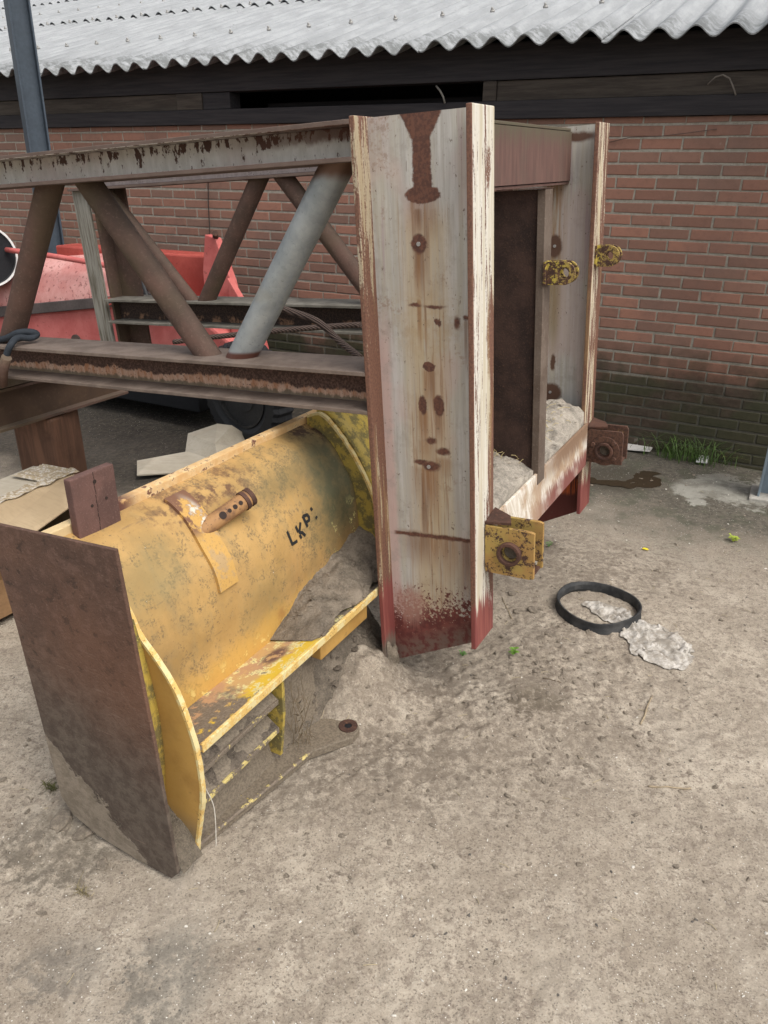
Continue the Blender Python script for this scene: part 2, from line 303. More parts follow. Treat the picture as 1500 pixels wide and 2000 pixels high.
def m_chord(name, u0, u1, kind):
    g = Mt(name, .8, 0., 1/K); t, c, u = g.x, g.y, g.z
    st = g.noise(1., 5, .7, g.vec(g.mul(t, 34), g.mul(c, 34), g.mul(u, 9))); n = g.noise(9, 6, .65); fn = g.noise(110, 4, .7); big = g.noise(3.2, 4, .6)
    h = g.mul(g.add(u, -u0), 1/(u1-u0)); hw = g.add(h, g.mul(g.add(n, -.5), .35)); hw = g.add(hw, g.mul(g.add(st, -.5), .35))
    flange = g.mix(g.ss(n, .35, .65), (.13, .098, .078), (.20, .155, .125))
    flange = g.mix(g.mul(g.ss(fn, .6, .7), .6), flange, (.12, .055, .04))
    if kind == 'lower':
        web = g.mix(g.ss(fn, .42, .62), (.062, .036, .027), (.135, .078, .058))
        web = g.mix(g.ss(fn, .66, .7), web, (.2, .12, .08))
        pl = g.mul(g.ss(g.add(hw, g.mul(g.add(big, -.5), -.6)), .40, .33), g.ss(g.add(fn, g.mul(n, .3)), .47, .57))
        web = g.mix(pl, web, g.mix(g.ss(st, .35, .62), (.40, .19, .10), (.54, .37, .27)))
        low = g.ss(hw, .235, .16); web = g.mix(g.mul(low, .8), web, (.12, .105, .07))
    elif kind == 'upper':
        web = g.mix(g.ss(st, .3, .7), (.50, .47, .41), (.64, .61, .55))
        web = g.mix(g.mul(g.ss(big, .45, .65), .45), web, (.46, .34, .31)); web = g.mix(g.mul(g.ss(g.noise(1., 4, .7, g.vec(g.mul(t, 60), g.mul(c, 60), g.mul(u, 30))), .63, .67), .8), web, (.10, .06, .045))
        bl = g.noise(1., 4, .7, g.vec(g.mul(t, 26), g.mul(c, 26), g.mul(u, 13)))
        web = g.mix(g.ss(g.add(bl, g.ss(h, .40, .75, 0, .10)), .60, .65), web, (.09, .05, .038))
        web = g.mix(g.mul(g.ss(t, -1.1, -.5), g.mul(g.ss(hw, .45, .65), .85)), web, (.125, .062, .045))
    elif kind == 'upper_back':
        web = g.mix(g.ss(st, .35, .65), (.46, .38, .36), (.58, .50, .47)); web = g.mix(g.ss(g.add(fn, g.mul(n, .5)), .88, .93), web, (.1, .055, .04))
    else:
        web = g.mix(g.ss(fn, .42, .62), (.03, .02, .017), (.07, .045, .034)); web = g.mix(g.mul(g.ss(hw, .42, .3), g.ss(n, .5, .6)), web, (.30, .17, .10))
        flange = g.mix(g.ss(n, .35, .65), (.12, .11, .09), (.20, .185, .155))
    infl = g.mx(g.ss(h, .11, .10), g.ss(h, .89, .90)); 
    if kind.startswith('upper'): web = g.mix(g.ss(h, .16, .13), web, (.11, .07, .06)); flange = g.mix(.5, flange, (.10, .065, .055))
    col = g.mix(infl, web, flange)
    return g.fin(col, .8, bump=g.add(g.mul(n, .5), fn), bs=.5, bd=.003)
M_CHL = m_chord('rust_flaked_chord', .855, 1.005, 'lower'); M_CHU = m_chord('stained_white_chord', 1.662, 1.78, 'upper')
M_CHUB = m_chord('pinkish_white_chord', 1.662, 1.78, 'upper_back'); M_CHLB = m_chord('dark_dusty_chord', .855, 1.005, 'lower_back')
def m_galv():
    g = Mt('galvanised_pipe', .5, .35, 1/K); v = g.vor(55, None, 'F1', 'Color'); n = g.noise(7, 5, .6); f = g.noise(60, 4, .7)
    c = g.mix(g.ss(n, .3, .7), (.24, .265, .27), (.40, .42, .415)); vs_ = g.nt.nodes.new('ShaderNodeSeparateColor'); g.L(v, vs_.inputs[0]); c = g.mix(g.mul(vs_.outputs[0], .22), c, (.46, .49, .49)); c = g.mix(g.mul(g.ss(f, .6, .7), .5), c, (.16, .17, .16))
    c = g.mix(g.mul(g.ss(g.noise(3, 4, .6), .55, .7), .45), c, (.36, .33, .25))
    c = g.mix(g.ss(g.add(g.z, g.mul(g.add(n, -.5), .06)), 1.60, 1.64), c, (.15, .09, .065)); c = g.mix(g.ss(g.z, 1.035, 1.02), c, (.14, .06, .045))
    return g.fin(c, .5, bump=f, bs=.12, bd=.002)
M_GALV = m_galv()
def m_oxbeam():
    g = Mt('red_oxide_beam', .75, 0., 1/K); st = g.noise(1., 5, .65, g.vec(g.mul(g.x, 30), g.mul(g.y, 30), g.mul(g.z, 3.5))); n = g.noise(8, 5, .6)
    c = g.mix(g.ss(st, .35, .68), (.105, .058, .048), (.145, .082, .066)); c = g.mix(g.mul(g.ss(n, .45, .65), .4), c, (.10, .072, .056)); c = g.mix(g.mul(g.ss(g.add(g.z, g.mul(g.add(st, -.5), .2)), 1.68, 1.78), .7), c, (.085, .085, .05))
    return g.fin(c, .75, bump=st, bs=.3, bd=.002)
M_OX = m_oxbeam(); M_BAR = m_rust('greyish_bar', (.15, .115, .09), (.10, .07, .052), (.21, .17, .135), 6)
def m_crossplate():
    g = Mt('scraped_crossplate', .7, 0., 1/K); st = g.noise(1., 5, .65, g.vec(g.mul(g.x, 60), g.mul(g.add(g.y, g.mul(g.z, .5)), 60), g.mul(g.z, 8))); n = g.noise(7, 5, .6)
    h = g.add(g.z, g.mul(g.add(st, -.5), .14))
    c = g.mix(g.ss(st, .4, .6), (.55, .48, .38), (.72, .68, .61)); c = g.mix(g.mul(g.ss(n, .42, .60), .7), c, (.33, .19, .09)); c = g.mix(g.mul(g.ss(g.y, .45, 1.0), g.ss(h, .36, .44)), c, (.22, .14, .09))
    c = g.mix(g.mul(g.mul(g.ss(g.y, .45, .9), g.ss(h, .38, .31)), g.ss(n, .25, .5, .5, 1.)), c, (.20, .075, .062)); c = g.mix(g.ss(g.noise(60, 4, .7), .64, .7), c, (.09, .05, .04))
    return g.fin(c, .7, bump=st, bs=.3, bd=.002)
M_XP = m_crossplate()
def m_yellowrust(name, ymin, yel=(.34, .20, .065)):
    g = Mt(name, .7, 0., 1/K); n = g.noise(24, 6, .8); f = g.noise(90, 4, .75); m = g.ss(g.add(n, g.mul(g.add(f, -.5), .45)), ymin-.01, ymin+.06)
    c = g.mix(m, g.mix(g.ss(f, .4, .6), (.055, .030, .022), (.11, .055, .036)), g.mix(g.ss(g.noise(9, 3, .6), .4, .6), yel, (.34, .24, .07)))
    return g.fin(c, .7, bump=g.add(m, f), bs=.4, bd=.002)
M_BRY = m_yellowrust('yellow_flaking_bracket', .43); M_BRB = m_yellowrust('brown_bracket', .66); M_LUG = m_yellowrust('yellow_lug', .50, (.46, .36, .06))
def m_sand(name, base, lump=14., scale=1.):
    g = Mt(name, .95, 0., scale); a = g.noise(lump, 7, .7); b = g.noise(lump*9, 4, .75); s = g.ss(g.noise(lump*16, 2, .6), .68, .73)
    d = tuple(x*.55 for x in base); l = tuple(min(1, x*1.25) for x in base)
    c = g.mix(g.ss(g.add(g.mul(a, .6), g.mul(b, .45)), .38, .66), d, l); c = g.mix(g.mul(s, .5), c, (.5, .46, .4))
    return g.fin(c, .95, bump=g.add(a, g.mul(b, .6)), bs=.8, bd=.012)
M_SOIL2 = m_sand('caked_soil', (.135, .110, .085), 22)
M_SAND = m_sand('grey_dry_sand', (.33, .29, .235)); M_MUD = m_sand('clumped_mud', (.20, .165, .125), 18); M_SOIL = m_sand('dark_soil', (.145, .12, .09), 22)
# ------------------------------------------------------------------ ground
GXY = {k: G(*p) for k, p in dict(paver=(330, 1900), paver2=(120, 1875), dark=(130, 1640), post=(820, 1300), conc=(1420, 955), conc2=(1370, 985), wet=(1200, 930), dirtspot=(1050, 1370),
                                 bright=(1250, 1100), machine=(200, 860), deep=(450, 820)).items()}
def hmap(x, y):
    h = (fbm(x, y, 1.1, 3, 3)-.5)*.05+(fbm(x, y, 6, 4, 9)-.5)*.014
    rough = np.clip((fbm(x, y, 1.7, 3, 21)-.42)*4, .15, 1)
    h = h+(fbm(x, y, 34, 3, 31, .6)-.5)*.010*rough+(np.abs(fbm(x, y, 75, 2, 41)-.5))*.007*rough
    a = x*AA.x+y*AA.y; b = x*BB.x+y*BB.y
    # mounds: soil heaped beside the bucket foot, at the post tip, under the brackets
    def bump(a0, b0, ra, rb, hh, p=2.): return hh*np.exp(-(np.abs((a-a0)/ra)**p+np.abs((b-b0)/rb)**p))
    m = bump(1.84, -1.12, .17, .12, .14, 2.6)+bump(1.10, -1.20, .08, .06, .05)+bump(1.92, -.98, .12, .1, .012)+bump(1.86, -.98, .12, .10, .02)
    m = m+bump(1.1, -1.55, .25, .12, .03)+bump(2.2, -.6, .4, .2, .03)
    m = m*(.8+.45*fbm(x, y, 14, 3, 55))
    d = np.hypot(a-1.9, b+.95); lum = np.exp(-(d/.45)**2)+np.exp(-(np.hypot(a-2.4, b+.5)/.35)**2)*.9
    h = h+lum*(np.clip(fbm(x, y, 30, 3, 61)-.54, 0, 1))*.055
    return h-.012+m
xs = np.concatenate([np.linspace(-60, -6, 12)[:-1], np.linspace(-6, -2, 60)[:-1], np.linspace(-2.0, 2.3, 560)[:-1], np.linspace(2.3, 7, 60)[:-1], np.linspace(7, 60, 12)])
ys = np.concatenate([np.linspace(-40, .3, 10)[:-1], np.linspace(.3, .85, 25)[:-1], np.linspace(.85, 3.4, 380)[:-1], np.linspace(3.4, 5.2, 170)[:-1], np.linspace(5.2, 9, 60)[:-1], np.linspace(9, 60, 12)])
X, Y = np.meshgrid(xs, ys); Z = hmap(X, Y)
nx, ny = len(xs), len(ys); me = bpy.data.meshes.new('ground')
idx = np.arange(nx*ny).reshape(ny, nx)
q = np.stack([idx[:-1, :-1], idx[:-1, 1:], idx[1:, 1:], idx[1:, :-1]], -1).reshape(-1, 4)
me.vertices.add(nx*ny); me.vertices.foreach_set('co', np.stack([X, Y, Z], -1).ravel())
me.loops.add(q.size); me.loops.foreach_set('vertex_index', q.ravel()); me.polygons.add(len(q)); me.polygons.foreach_set('loop_start', np.arange(0, q.size, 4))
me.polygons.foreach_set('loop_total', np.full(len(q), 4)); me.polygons.foreach_set('use_smooth', np.ones(len(q), bool)); me.update(); me.validate()
ground = bpy.data.objects.new('ground', me); COL.objects.link(ground); tag(ground, kind='structure')
def hz(p):
    return float(hmap(np.array([p[0]]), np.array([p[1]]))[0])
def GG(x, y, dz=0.):
    p = G(x, y); p = G(x, y, hz(p)); return Vector((p.x, p.y, hz(p)+dz))
def m_ground():
    g = Mt('sandy_yard', .95); x, y = g.x, g.y
    n1 = g.noise(1.3, 5, .6); n2 = g.noise(7, 6, .68); n3 = g.noise(38, 5, .75); n4 = g.noise(170, 3, .7)
    base = g.mix(g.ss(g.add(g.mul(n2, .6), g.mul(n1, .4)), .38, .64), (.26, .218, .168), (.40, .347, .275))
    base = g.mix(g.ss(n3, .50, .62), base, g.mix(n1, (.20, .165, .128), (.26, .215, .17)))
    n5 = g.noise(85, 5, .8); base = g.mix(g.mul(g.ss(n5, .54, .62), .55), base, (.17, .138, .105)); base = g.mix(g.mul(g.ss(n4, .55, .66), .7), base, (.13, .105, .08)); base = g.mix(g.mul(g.ss(n5, .44, .36), .5), base, (.47, .42, .345))
    base = g.mix(g.mul(g.ss(n4, .40, .28), .5), base, (.45, .405, .34))
    a = g.add(g.mul(x, AA.x), g.mul(y, AA.y)); b = g.add(g.mul(x, BB.x), g.mul(y, BB.y))
    wn = g.add(g.mul(g.add(x, -W0.x), WN.x), g.mul(g.add(y, -W0.y), WN.y)); wu = g.add(g.mul(g.add(x, -W0.x), WD.x), g.mul(g.add(y, -W0.y), WD.y))
    tr = g.noise(1., 4, .6, g.vec(g.mul(x, 5), g.mul(y, 1.4), 0.)); base = g.mix(g.mul(g.ss(tr, .52, .66), .25), base, (.45, .40, .325))
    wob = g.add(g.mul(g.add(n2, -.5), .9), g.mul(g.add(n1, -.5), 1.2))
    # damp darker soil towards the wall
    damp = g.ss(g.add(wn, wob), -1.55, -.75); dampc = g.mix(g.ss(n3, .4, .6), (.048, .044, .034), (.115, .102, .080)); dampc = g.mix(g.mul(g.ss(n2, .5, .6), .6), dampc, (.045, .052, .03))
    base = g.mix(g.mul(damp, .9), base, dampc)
    left = g.mul(g.ss(g.add(wn, g.mul(wob, .5)), -2.35, -1.95), g.ss(g.add(wu, g.mul(wob, .3)), -.75, -1.2)); base = g.mix(g.mul(left, .93), base, g.mix(g.ss(n3, .42, .65), (.022, .019, .015), (.060, .050, .038)))  # dark soil plus the shade under the machine, put into the colour
    p = GXY['conc']; conc = g.mul(g.ell(g.add(x, g.mul(g.add(n2, -.5), .5)), g.add(y, g.mul(g.add(n2, -.5), .6)), p.x+.02, p.y, .30, .22, .12), 1.)
    base = g.mix(g.mul(conc, .9), base, g.mix(g.ss(n2, .4, .6), (.19, .18, .15), (.30, .29, .25)))
    for k, (rx, ry, s, c) in dict(paver=(.10, .13, .55, (.11, .105, .09)), paver2=(.10, .07, .5, (.12, .11, .095)), dark=(.17, .13, .7, (.10, .085, .065)), post=(.20, .16, .6, (.15, .12, .09)),
                                  dirtspot=(.10, .06, .75, (.085, .068, .045)), wet=(.22, .2, .8, (.05, .042, .03))).items():
        p = GXY[k]; f = g.ell(g.add(x, g.mul(g.add(n3, -.5), .3)), g.add(y, g.mul(g.add(n3, -.5), .3)), p.x, p.y, rx, ry, .3)
        base = g.mix(g.mul(f, g.mul(s, g.ss(n3, .3, .55))), base, c)
    for (x0, y0), r_, s_ in (((.35, 1.9), .5, .45), ((.65, 2.35), .4, .4), ((-.1, 1.75), .3, .5), ((.9, 3.0), .45, .5)):
        f = g.ell(g.add(x, g.mul(g.add(n2, -.5), .8)), g.add(y, g.mul(g.add(n2, -.5), .8)), x0, y0, r_, r_*.6, .5)
        base = g.mix(g.mul(f, g.mul(s_, g.ss(n3, .38, .55))), base, (.13, .105, .08))
    
    # pale chips and dark specks of crushed shell and gravel
    v = g.vor(210); rc = g.vor(210, None, 'F1', 'Color'); sp = g.nt.nodes.new('ShaderNodeSeparateColor'); g.nt.links.new(rc, sp.inputs[0])
    dense = g.mx(g.ss(wn, -1.6, -.9, 0, .05), g.ss(y, 1.75, 1.1, 0, .028))
    chip = g.mul(g.ss(v, .32, .24), g.ss(sp.outputs[0], g.add(.992, g.mul(dense, -.8)), 1.)); base = g.mix(g.m('MINIMUM', g.mul(chip, 9), 1.), base, (.62, .59, .53))
    dk = g.mul(g.ss(v, .42, .3), g.ss(sp.outputs[1], .86, .90)); base = g.mix(g.mul(dk, .42), base, (.09, .078, .065))
    return g.fin(base, .95, bump=g.add(g.add(g.mul(n3, .8), g.mul(n4, .35)), g.mul(dk, .3)), bs=.8, bd=.006)
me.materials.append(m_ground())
# loose grit, clods and chips: one uncountable scatter
def scatter_stones(name, pts, mat, flat=.6):
    ico = bmesh.new(); bmesh.ops.create_icosphere(ico, subdivisions=1, radius=1); V = np.array([v.co[:] for v in ico.verts]); F = np.array([[v.index for v in f.verts] for f in ico.faces]); ico.free()
    n = len(pts); VV = np.zeros((n, len(V), 3)); 
    for i, (p, r) in enumerate(pts):
        j = V*(1+.42*(np.random.rand(len(V), 1)-.5)*2)+(np.random.rand(len(V), 3)-.5)*.35; th = random.random()*6.28; c, s_ = math.cos(th), math.sin(th)
        j = j*np.array([r*random.uniform(.7, 1.5), r*random.uniform(.6, 1.), r*flat*random.uniform(.6, 1.1)]); j = np.stack([j[:, 0]*c-j[:, 1]*s_, j[:, 0]*s_+j[:, 1]*c, j[:, 2]], -1)
        VV[i] = j+np.array(p)
    FF = (F[None]+np.arange(n)[:, None, None]*len(V)).reshape(-1, 3)
    m = MB(); m.v = [tuple(v) for v in VV.reshape(-1, 3)]; m.f = [tuple(f) for f in FF]; m.sm = [False]*len(FF)
    me = bpy.data.meshes.new(name); me.from_pydata(m.v, [], m.f); o = bpy.data.objects.new(name, me); COL.objects.link(o); me.materials.append(mat); return o
def rnd_pts(n, xr, yr, rr, dens=None):
    out = []
    while len(out) < n:
        x = random.uniform(*xr); y = random.uniform(*yr)
        if dens and random.random() > dens(x, y): continue
        r = rr[0]+(rr[1]-rr[0])*random.random()**3; out.append(((x, y, hz((x, y))+r*.15), r))
    return out
def dens(x, y):
    a = x*AA.x+y*AA.y; b = x*BB.x+y*BB.y
    return .05+.9*math.exp(-((a-2.15)/.6)**2-((b+.62)/.33)**2)+.5*math.exp(-((a-1.0)/.3)**2-((b+1.6)/.2)**2)
M_CLOD = m_sand('clod_soil', (.265, .222, .172), 60); M_CHIP = m_plain('pale_chip', (.55, .52, .46), .8); M_DKST = m_plain('dark_grit', (.10, .09, .078), .85)
o = scatter_stones('loose_clods', rnd_pts(2400, (-1.3, 2.2), (.95, 4.2), (.0013, .010), dens), M_CLOD); tag(o, 'crumbly brown clods and grit strewn over the sandy yard', 'grit', kind='stuff')
o = scatter_stones('pale_chips', rnd_pts(650, (-1.3, 2.6), (.95, 4.3), (.0012, .0045), lambda x, y: .25+.75*(y < 1.5)+.8*(y > 3.1 and x > .8)), M_CHIP); tag(o, 'tiny white shell chips scattered across the ground', 'chips', kind='stuff')
o = scatter_stones('dark_grit', rnd_pts(1200, (-1.3, 2.2), (.95, 3.6), (.001, .0042)), M_DKST); tag(o, 'fine dark grit sprinkled over pale sand', 'grit', kind='stuff')
# ------------------------------------------------------------------ shed: brick wall, timbers, corrugated roof
shed = empty('brick_shed', Wl(0, 0, 0), WYAW, label='low red brick shed with a grey corrugated roof and dark timber eaves', cat='shed')
CH, BL, ZC = .0654548, .22, 1.80424
def m_brick():
    g = Mt('weathered_brick', .9); t = g.attr('tone'); sp = g.nt.nodes.new('ShaderNodeSeparateColor'); g.nt.links.new(t, sp.inputs[0])
    n = g.noise(22, 5, .7); f = g.noise(130, 4, .7); big = g.noise(1.6, 4, .6)
    c = g.mix(sp.outputs[0], (.225, .118, .085), (.33, .163, .113)); c = g.mix(g.mul(sp.outputs[1], .55), c, (.17, .125, .10)); c = g.mix(g.mul(g.ss(g.noise(1.1, 5, .6), .48, .62), .35), c, (.14, .10, .085)); c = g.mix(g.mul(g.ss(n, .45, .7), .35), c, (.15, .085, .065))
    c = g.mix(g.mul(g.ss(f, .55, .7), .3), c, (.30, .18, .14))
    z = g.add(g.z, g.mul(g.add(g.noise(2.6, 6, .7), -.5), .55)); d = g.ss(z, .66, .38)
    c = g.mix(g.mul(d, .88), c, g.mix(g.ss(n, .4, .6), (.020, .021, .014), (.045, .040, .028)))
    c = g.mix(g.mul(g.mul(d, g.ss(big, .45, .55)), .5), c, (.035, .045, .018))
    c = g.mix(g.mul(g.ss(g.noise(5, 5, .7), .68, .74), .35), c, (.38, .33, .29))
    return g.fin(c, .9, bump=g.add(n, g.mul(f, .5)), bs=.5, bd=.004)
def m_mortar():
    g = Mt('lime_mortar', .95); n = g.noise(30, 5, .7); f = g.noise(170, 3, .7); c = g.mix(g.ss(n, .35, .65), (.26, .238, .195), (.36, .335, .28)); c = g.mix(g.mul(g.ss(f, .55, .7), .5), c, (.16, .14, .11))
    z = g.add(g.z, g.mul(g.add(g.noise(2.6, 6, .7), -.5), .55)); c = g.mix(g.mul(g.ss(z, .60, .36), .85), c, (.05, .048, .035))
    return g.fin(c, .95, bump=g.add(n, f), bs=.7, bd=.005)
wv, wf, tone = [], [], []
rs = random.Random(3)
for c in range(-1, 29):
    zc = ZC-CH*c+rs.uniform(-.002, .002); off = 0 if c % 2 == 0 else .5
    t0, t1 = rs.random(), 0
    for i in range(-40, 12):
        x0 = (i+off)*BL+.005+rs.uniform(-.002, .002); x1 = (i+1+off)*BL-.005+rs.uniform(-.002, .002); z0 = zc-.0265+rs.uniform(-.001, .001); z1 = zc+.0265+rs.uniform(-.0012, .0012)
        if c == -1: z1 = min(z1, 1.872)
        if x1 > 3.0 or x0 < -9: continue
        d = -rs.uniform(.003, .0055); e = .0035; k = len(wv); jit = lambda: rs.uniform(-.0024, .0024)
        wv += [(x0+jit(), 0.004, z0+jit()), (x1+jit(), .004, z0+jit()), (x1+jit(), .004, z1+jit()), (x0+jit(), .004, z1+jit()), (x0+jit(), d+.003, z0+jit()), (x1+jit(), d+.003, z0+jit()), (x1+jit(), d+.003, z1+jit()), (x0+jit(), d+.003, z1+jit()),
               (x0+e, d, z0+e), (x1-e, d, z0+e), (x1-e, d, z1-e), (x0+e, d, z1-e)]
        wf += [(k+8, k+9, k+10, k+11)]+[(k+j, k+(j+1) % 4, k+4+(j+1) % 4, k+4+j) for j in range(4)]+[(k+4+j, k+4+(j+1) % 4, k+8+(j+1) % 4, k+8+j) for j in range(4)]
        tn = (rs.random(), rs.random()**2, rs.random(), 1); tone += [tn]*12
m = MB(); m.addm(wv, wf); br = m.build('brick_courses', m_brick()); ca = br.data.color_attributes.new('tone', 'FLOAT_COLOR', 'POINT'); ca.data.foreach_set('color', np.array(tone).ravel())
br.data.update()
mo = MB().box((-9, 0, -.15), (3., .2, 1.872)).build('wall', m_mortar(), shed); br.parent = mo
M_TIMB = Mt('tarred_timber', .8); g = M_TIMB; stt = g.noise(1., 5, .65, g.vec(g.mul(g.x, 3), g.mul(g.y, 40), g.mul(g.z, 60)))
M_TIMB = g.fin(g.mix(g.ss(stt, .35, .65), (.020, .018, .020), (.034, .030, .031)), .8, bump=stt, bs=.4)
g = Mt('old_board', .85); stt = g.noise(1., 5, .65, g.vec(g.mul(g.x, 4), g.mul(g.y, 40), g.mul(g.z, 50)))
M_BOARD = g.fin(g.mix(g.ss(stt, .35, .65), (.040, .032, .026), (.068, .056, .045)), .85, bump=stt, bs=.4)
MB().box((-9, -.035, 1.874), (3., .12, 1.968)).build('wall_plate', M_TIMB, shed, .003)
MB().box((-.745, -.012, 1.970), (3., .05, 2.072)).build('infill_board', M_BOARD, shed, .002)
MB().box((-9, -.012, 1.970), (-3.16, .05, 2.072)).build('infill_board', M_BOARD, shed, .002)
MB().box((-3.157, -.028, 1.970), (-2.93, .1, 2.072)).build('eaves_block', M_BOARD, shed, .003)
MB().box((-2.927, -.018, 1.970), (-2.69, .1, 2.072)).build('eaves_block', M_TIMB, shed, .003)
MB().box((-.83, -.025, 1.9695), (-.748, .1, 2.0725)).build('eaves_block', M_BOARD, shed, .003)
MB().box((-9, -.03, 2.075), (3., .1, 2.262)).build('purlin', M_TIMB, shed, .003)
MB().box((-9, .9, 0), (3, 1.0, 2.48)).build('inner_partition', M_DARK, shed)  # black backing behind the eaves opening, interior shade put into its colour
for _x in (-9, 2.9): MB().box((_x, .101, 1.9), (_x+.1, .9, 2.3)).build('gable_board', M_DARK, shed)
MB().box((-2.6, .30, 1.875), (-.80, .35, 2.02)).build('loft_beam', M_TIMB, shed)
def m_roof():
    g = Mt('fibre_cement', .75); n = g.noise(2.5, 6, .7); f = g.noise(60, 4, .7); st = g.noise(1., 4, .6, g.vec(g.mul(g.x, 26), g.mul(g.y, 2.5), 0.))
    c = g.mix(g.ss(st, .35, .65), (.27, .28, .285), (.335, .345, .35)); c = g.mix(g.mul(g.ss(n, .45, .65), .4), c, (.22, .228, .23)); c = g.mix(g.mul(g.ss(f, .55, .68), .3), c, (.18, .18, .17))
    e = g.mul(g.ss(g.add(g.y, g.mul(g.add(n, -.5), .5)), .30, -.08), g.ss(g.noise(12, 6, .8), .40, .58)); c = g.mix(g.mul(e, .75), c, (.10, .105, .10))
    l = g.mul(g.ss(g.noise(11, 6, .8), .60, .70), g.ss(g.noise(1.3, 3, .6), .45, .6)); c = g.mix(g.mul(l, .55), c, (.09, .09, .085))
    return g.fin(c, .75, bump=g.add(f, n), bs=.3, bd=.004)
M_ROOF = m_roof(); PH = R(16.5); PITCH = .1757; AMP = .027
roof = empty('roof', (0, 0, 0)); roof.parent = shed
VIDX0 = -.2
w_lap = (Wl(0, 0, 0)-W0)[0]
_p = onpl(1182, 84, Wl(0, -.2, 0), WN); LAPW = (_p-W0).dot(WD)
def sheet(w0, nw, s0, s1, lift, mat):
    nu = nw*12+1; ns = 8
    vs = []
    for layer in (0, 1):
        for j in range(ns):
            s_ = s0+(s1-s0)*j/(ns-1)
            for i in range(nu):
                w = w0+i/12*PITCH; ph = 2*math.pi*(w-LAPW)/PITCH
                s_e = s_-(.004*float(vn(np.array([w*9.]), np.array([s0*3.+1.]), 5)[0]) if j == 0 else 0.); dz = -AMP*math.cos(ph)+lift-(s_-s0)/(s1-s0)*lift-layer*.0065
                if s0 < .01 and not layer: dz += 0
                # coordinates: roof slope
                vs.append((w, -.2+s_e*math.cos(PH)-dz*math.sin(PH), 2.226+s_e*math.sin(PH)+dz*math.cos(PH)))
    fs = []; N = ns*nu
    for j in range(ns-1):
        for i in range(nu-1):
            a = j*nu+i; fs += [(a, a+1, a+nu+1, a+nu), (N+a, N+a+nu, N+a+nu+1, N+a+1)]
    for i in range(nu-1): fs += [(i, N+i, N+i+1, i+1), (N-nu+i, N-nu+i+1, 2*N-nu+i+1, 2*N-nu+i)]
    for j in range(ns-1): fs += [(j*nu, (j+1)*nu, N+(j+1)*nu, N+j*nu), (j*nu+nu-1, N+j*nu+nu-1, N+(j+1)*nu+nu-1, (j+1)*nu+nu-1)]
    m = MB(); m.addm(vs, fs, True); me = m.build('roof_sheet', mat, roof)
    md = me.modifiers.new('es', 'EDGE_SPLIT'); md.split_angle = R(50); return me
rows = ((0, 2.86), (2.76, 5.55), (5.42, 8.3), (8.15, 11.0))
for r_, (s0, s1) in enumerate(rows):
    for k in range(-12, 3):
        if r_ > 0 and k > 0: continue
        if r_ == 0 and k < -9: continue
        w0 = LAPW+k*6*PITCH; sh = sheet(w0-.02, 6, s0, s1, .012+.006*r_*0+random.uniform(-.002, .003), M_ROOF)
        sh.location.z = .0075*(k % 2)+.013*r_
M_BOLT = m_plain('zinc_bolt', (.35, .34, .32), .5, metal=.3)
_bm = MB().tube([(0, 0, 0), (0, -.004, .012)], .016, 8).tube([(0, -.004, .011), (0, -.008, .026)], .008, 6); _b0 = _bm.build('roof_bolt', M_BOLT, roof); _first = True
for s_, lo, hi in ((.92, -20, 6), (2.70, -26, -3), (3.9, -30, -10)):
    for k in range(lo, hi):
        w = LAPW+(k*2+.5)*PITCH; _o = _b0 if _first else _b0.copy()
        if not _first: COL.objects.link(_o); _o.parent = roof
        _first = False; _o.location = (w, -.2+s_*math.cos(PH)-(AMP+.012)*math.sin(PH), 2.226+s_*math.sin(PH)+AMP+.014)
# thin wire and cable on the wall
def cable(name, pts, r, mat, label, cat, seg=8):
    o = MB().tube(pts, r, seg).build(name, mat); return tag(o, label, cat)
M_BLK = m_plain('black_rubber', (.02, .021, .023), .55, bs=.15)
pw = lambda x, y, n=-.02: onpl(x, y, Wl(0, n, 0), WN)
cable('wall_wire', [pw(404, 262), pw(406, 330), pw(407, 400), pw(410, 460), pw(413, 505), pw(414, 540)], .004, m_plain('dark_wire', (.05, .035, .03), .8), 'thin dark wire hanging down the brick wall behind the truss', 'wire')
cable('loose_wire', [pw(1190, 278, -.012), pw(1230, 268, -.02), pw(1290, 266, -.012), pw(1340, 260, -.02), pw(1400, 252, -.012)], .0018, m_plain('dark_wire_b', (.09, .06, .05), .8), 'hair thin wire trailing along the top courses right of the rusty posts', 'wire')
cable('frayed_cord', [pw(1382, 165, -.045), pw(1398, 150, -.05), pw(1412, 146, -.055), pw(1425, 153, -.055), pw(1432, 170, -.05), pw(1437, 186, -.05)], .004, m_plain('pale_cord', (.16, .14, .12), .9), 'short frayed cord hooped on the dark timber under the eaves', 'cord')
cable('stub_cord', [pw(852, 168, -.045), pw(860, 178, -.05), pw(866, 190, -.055), pw(869, 202, -.05)], .006, m_plain('pale_cord_b', (.16, .15, .13), .9), 'short pale cord end dangling in the dark eaves opening', 'cord')
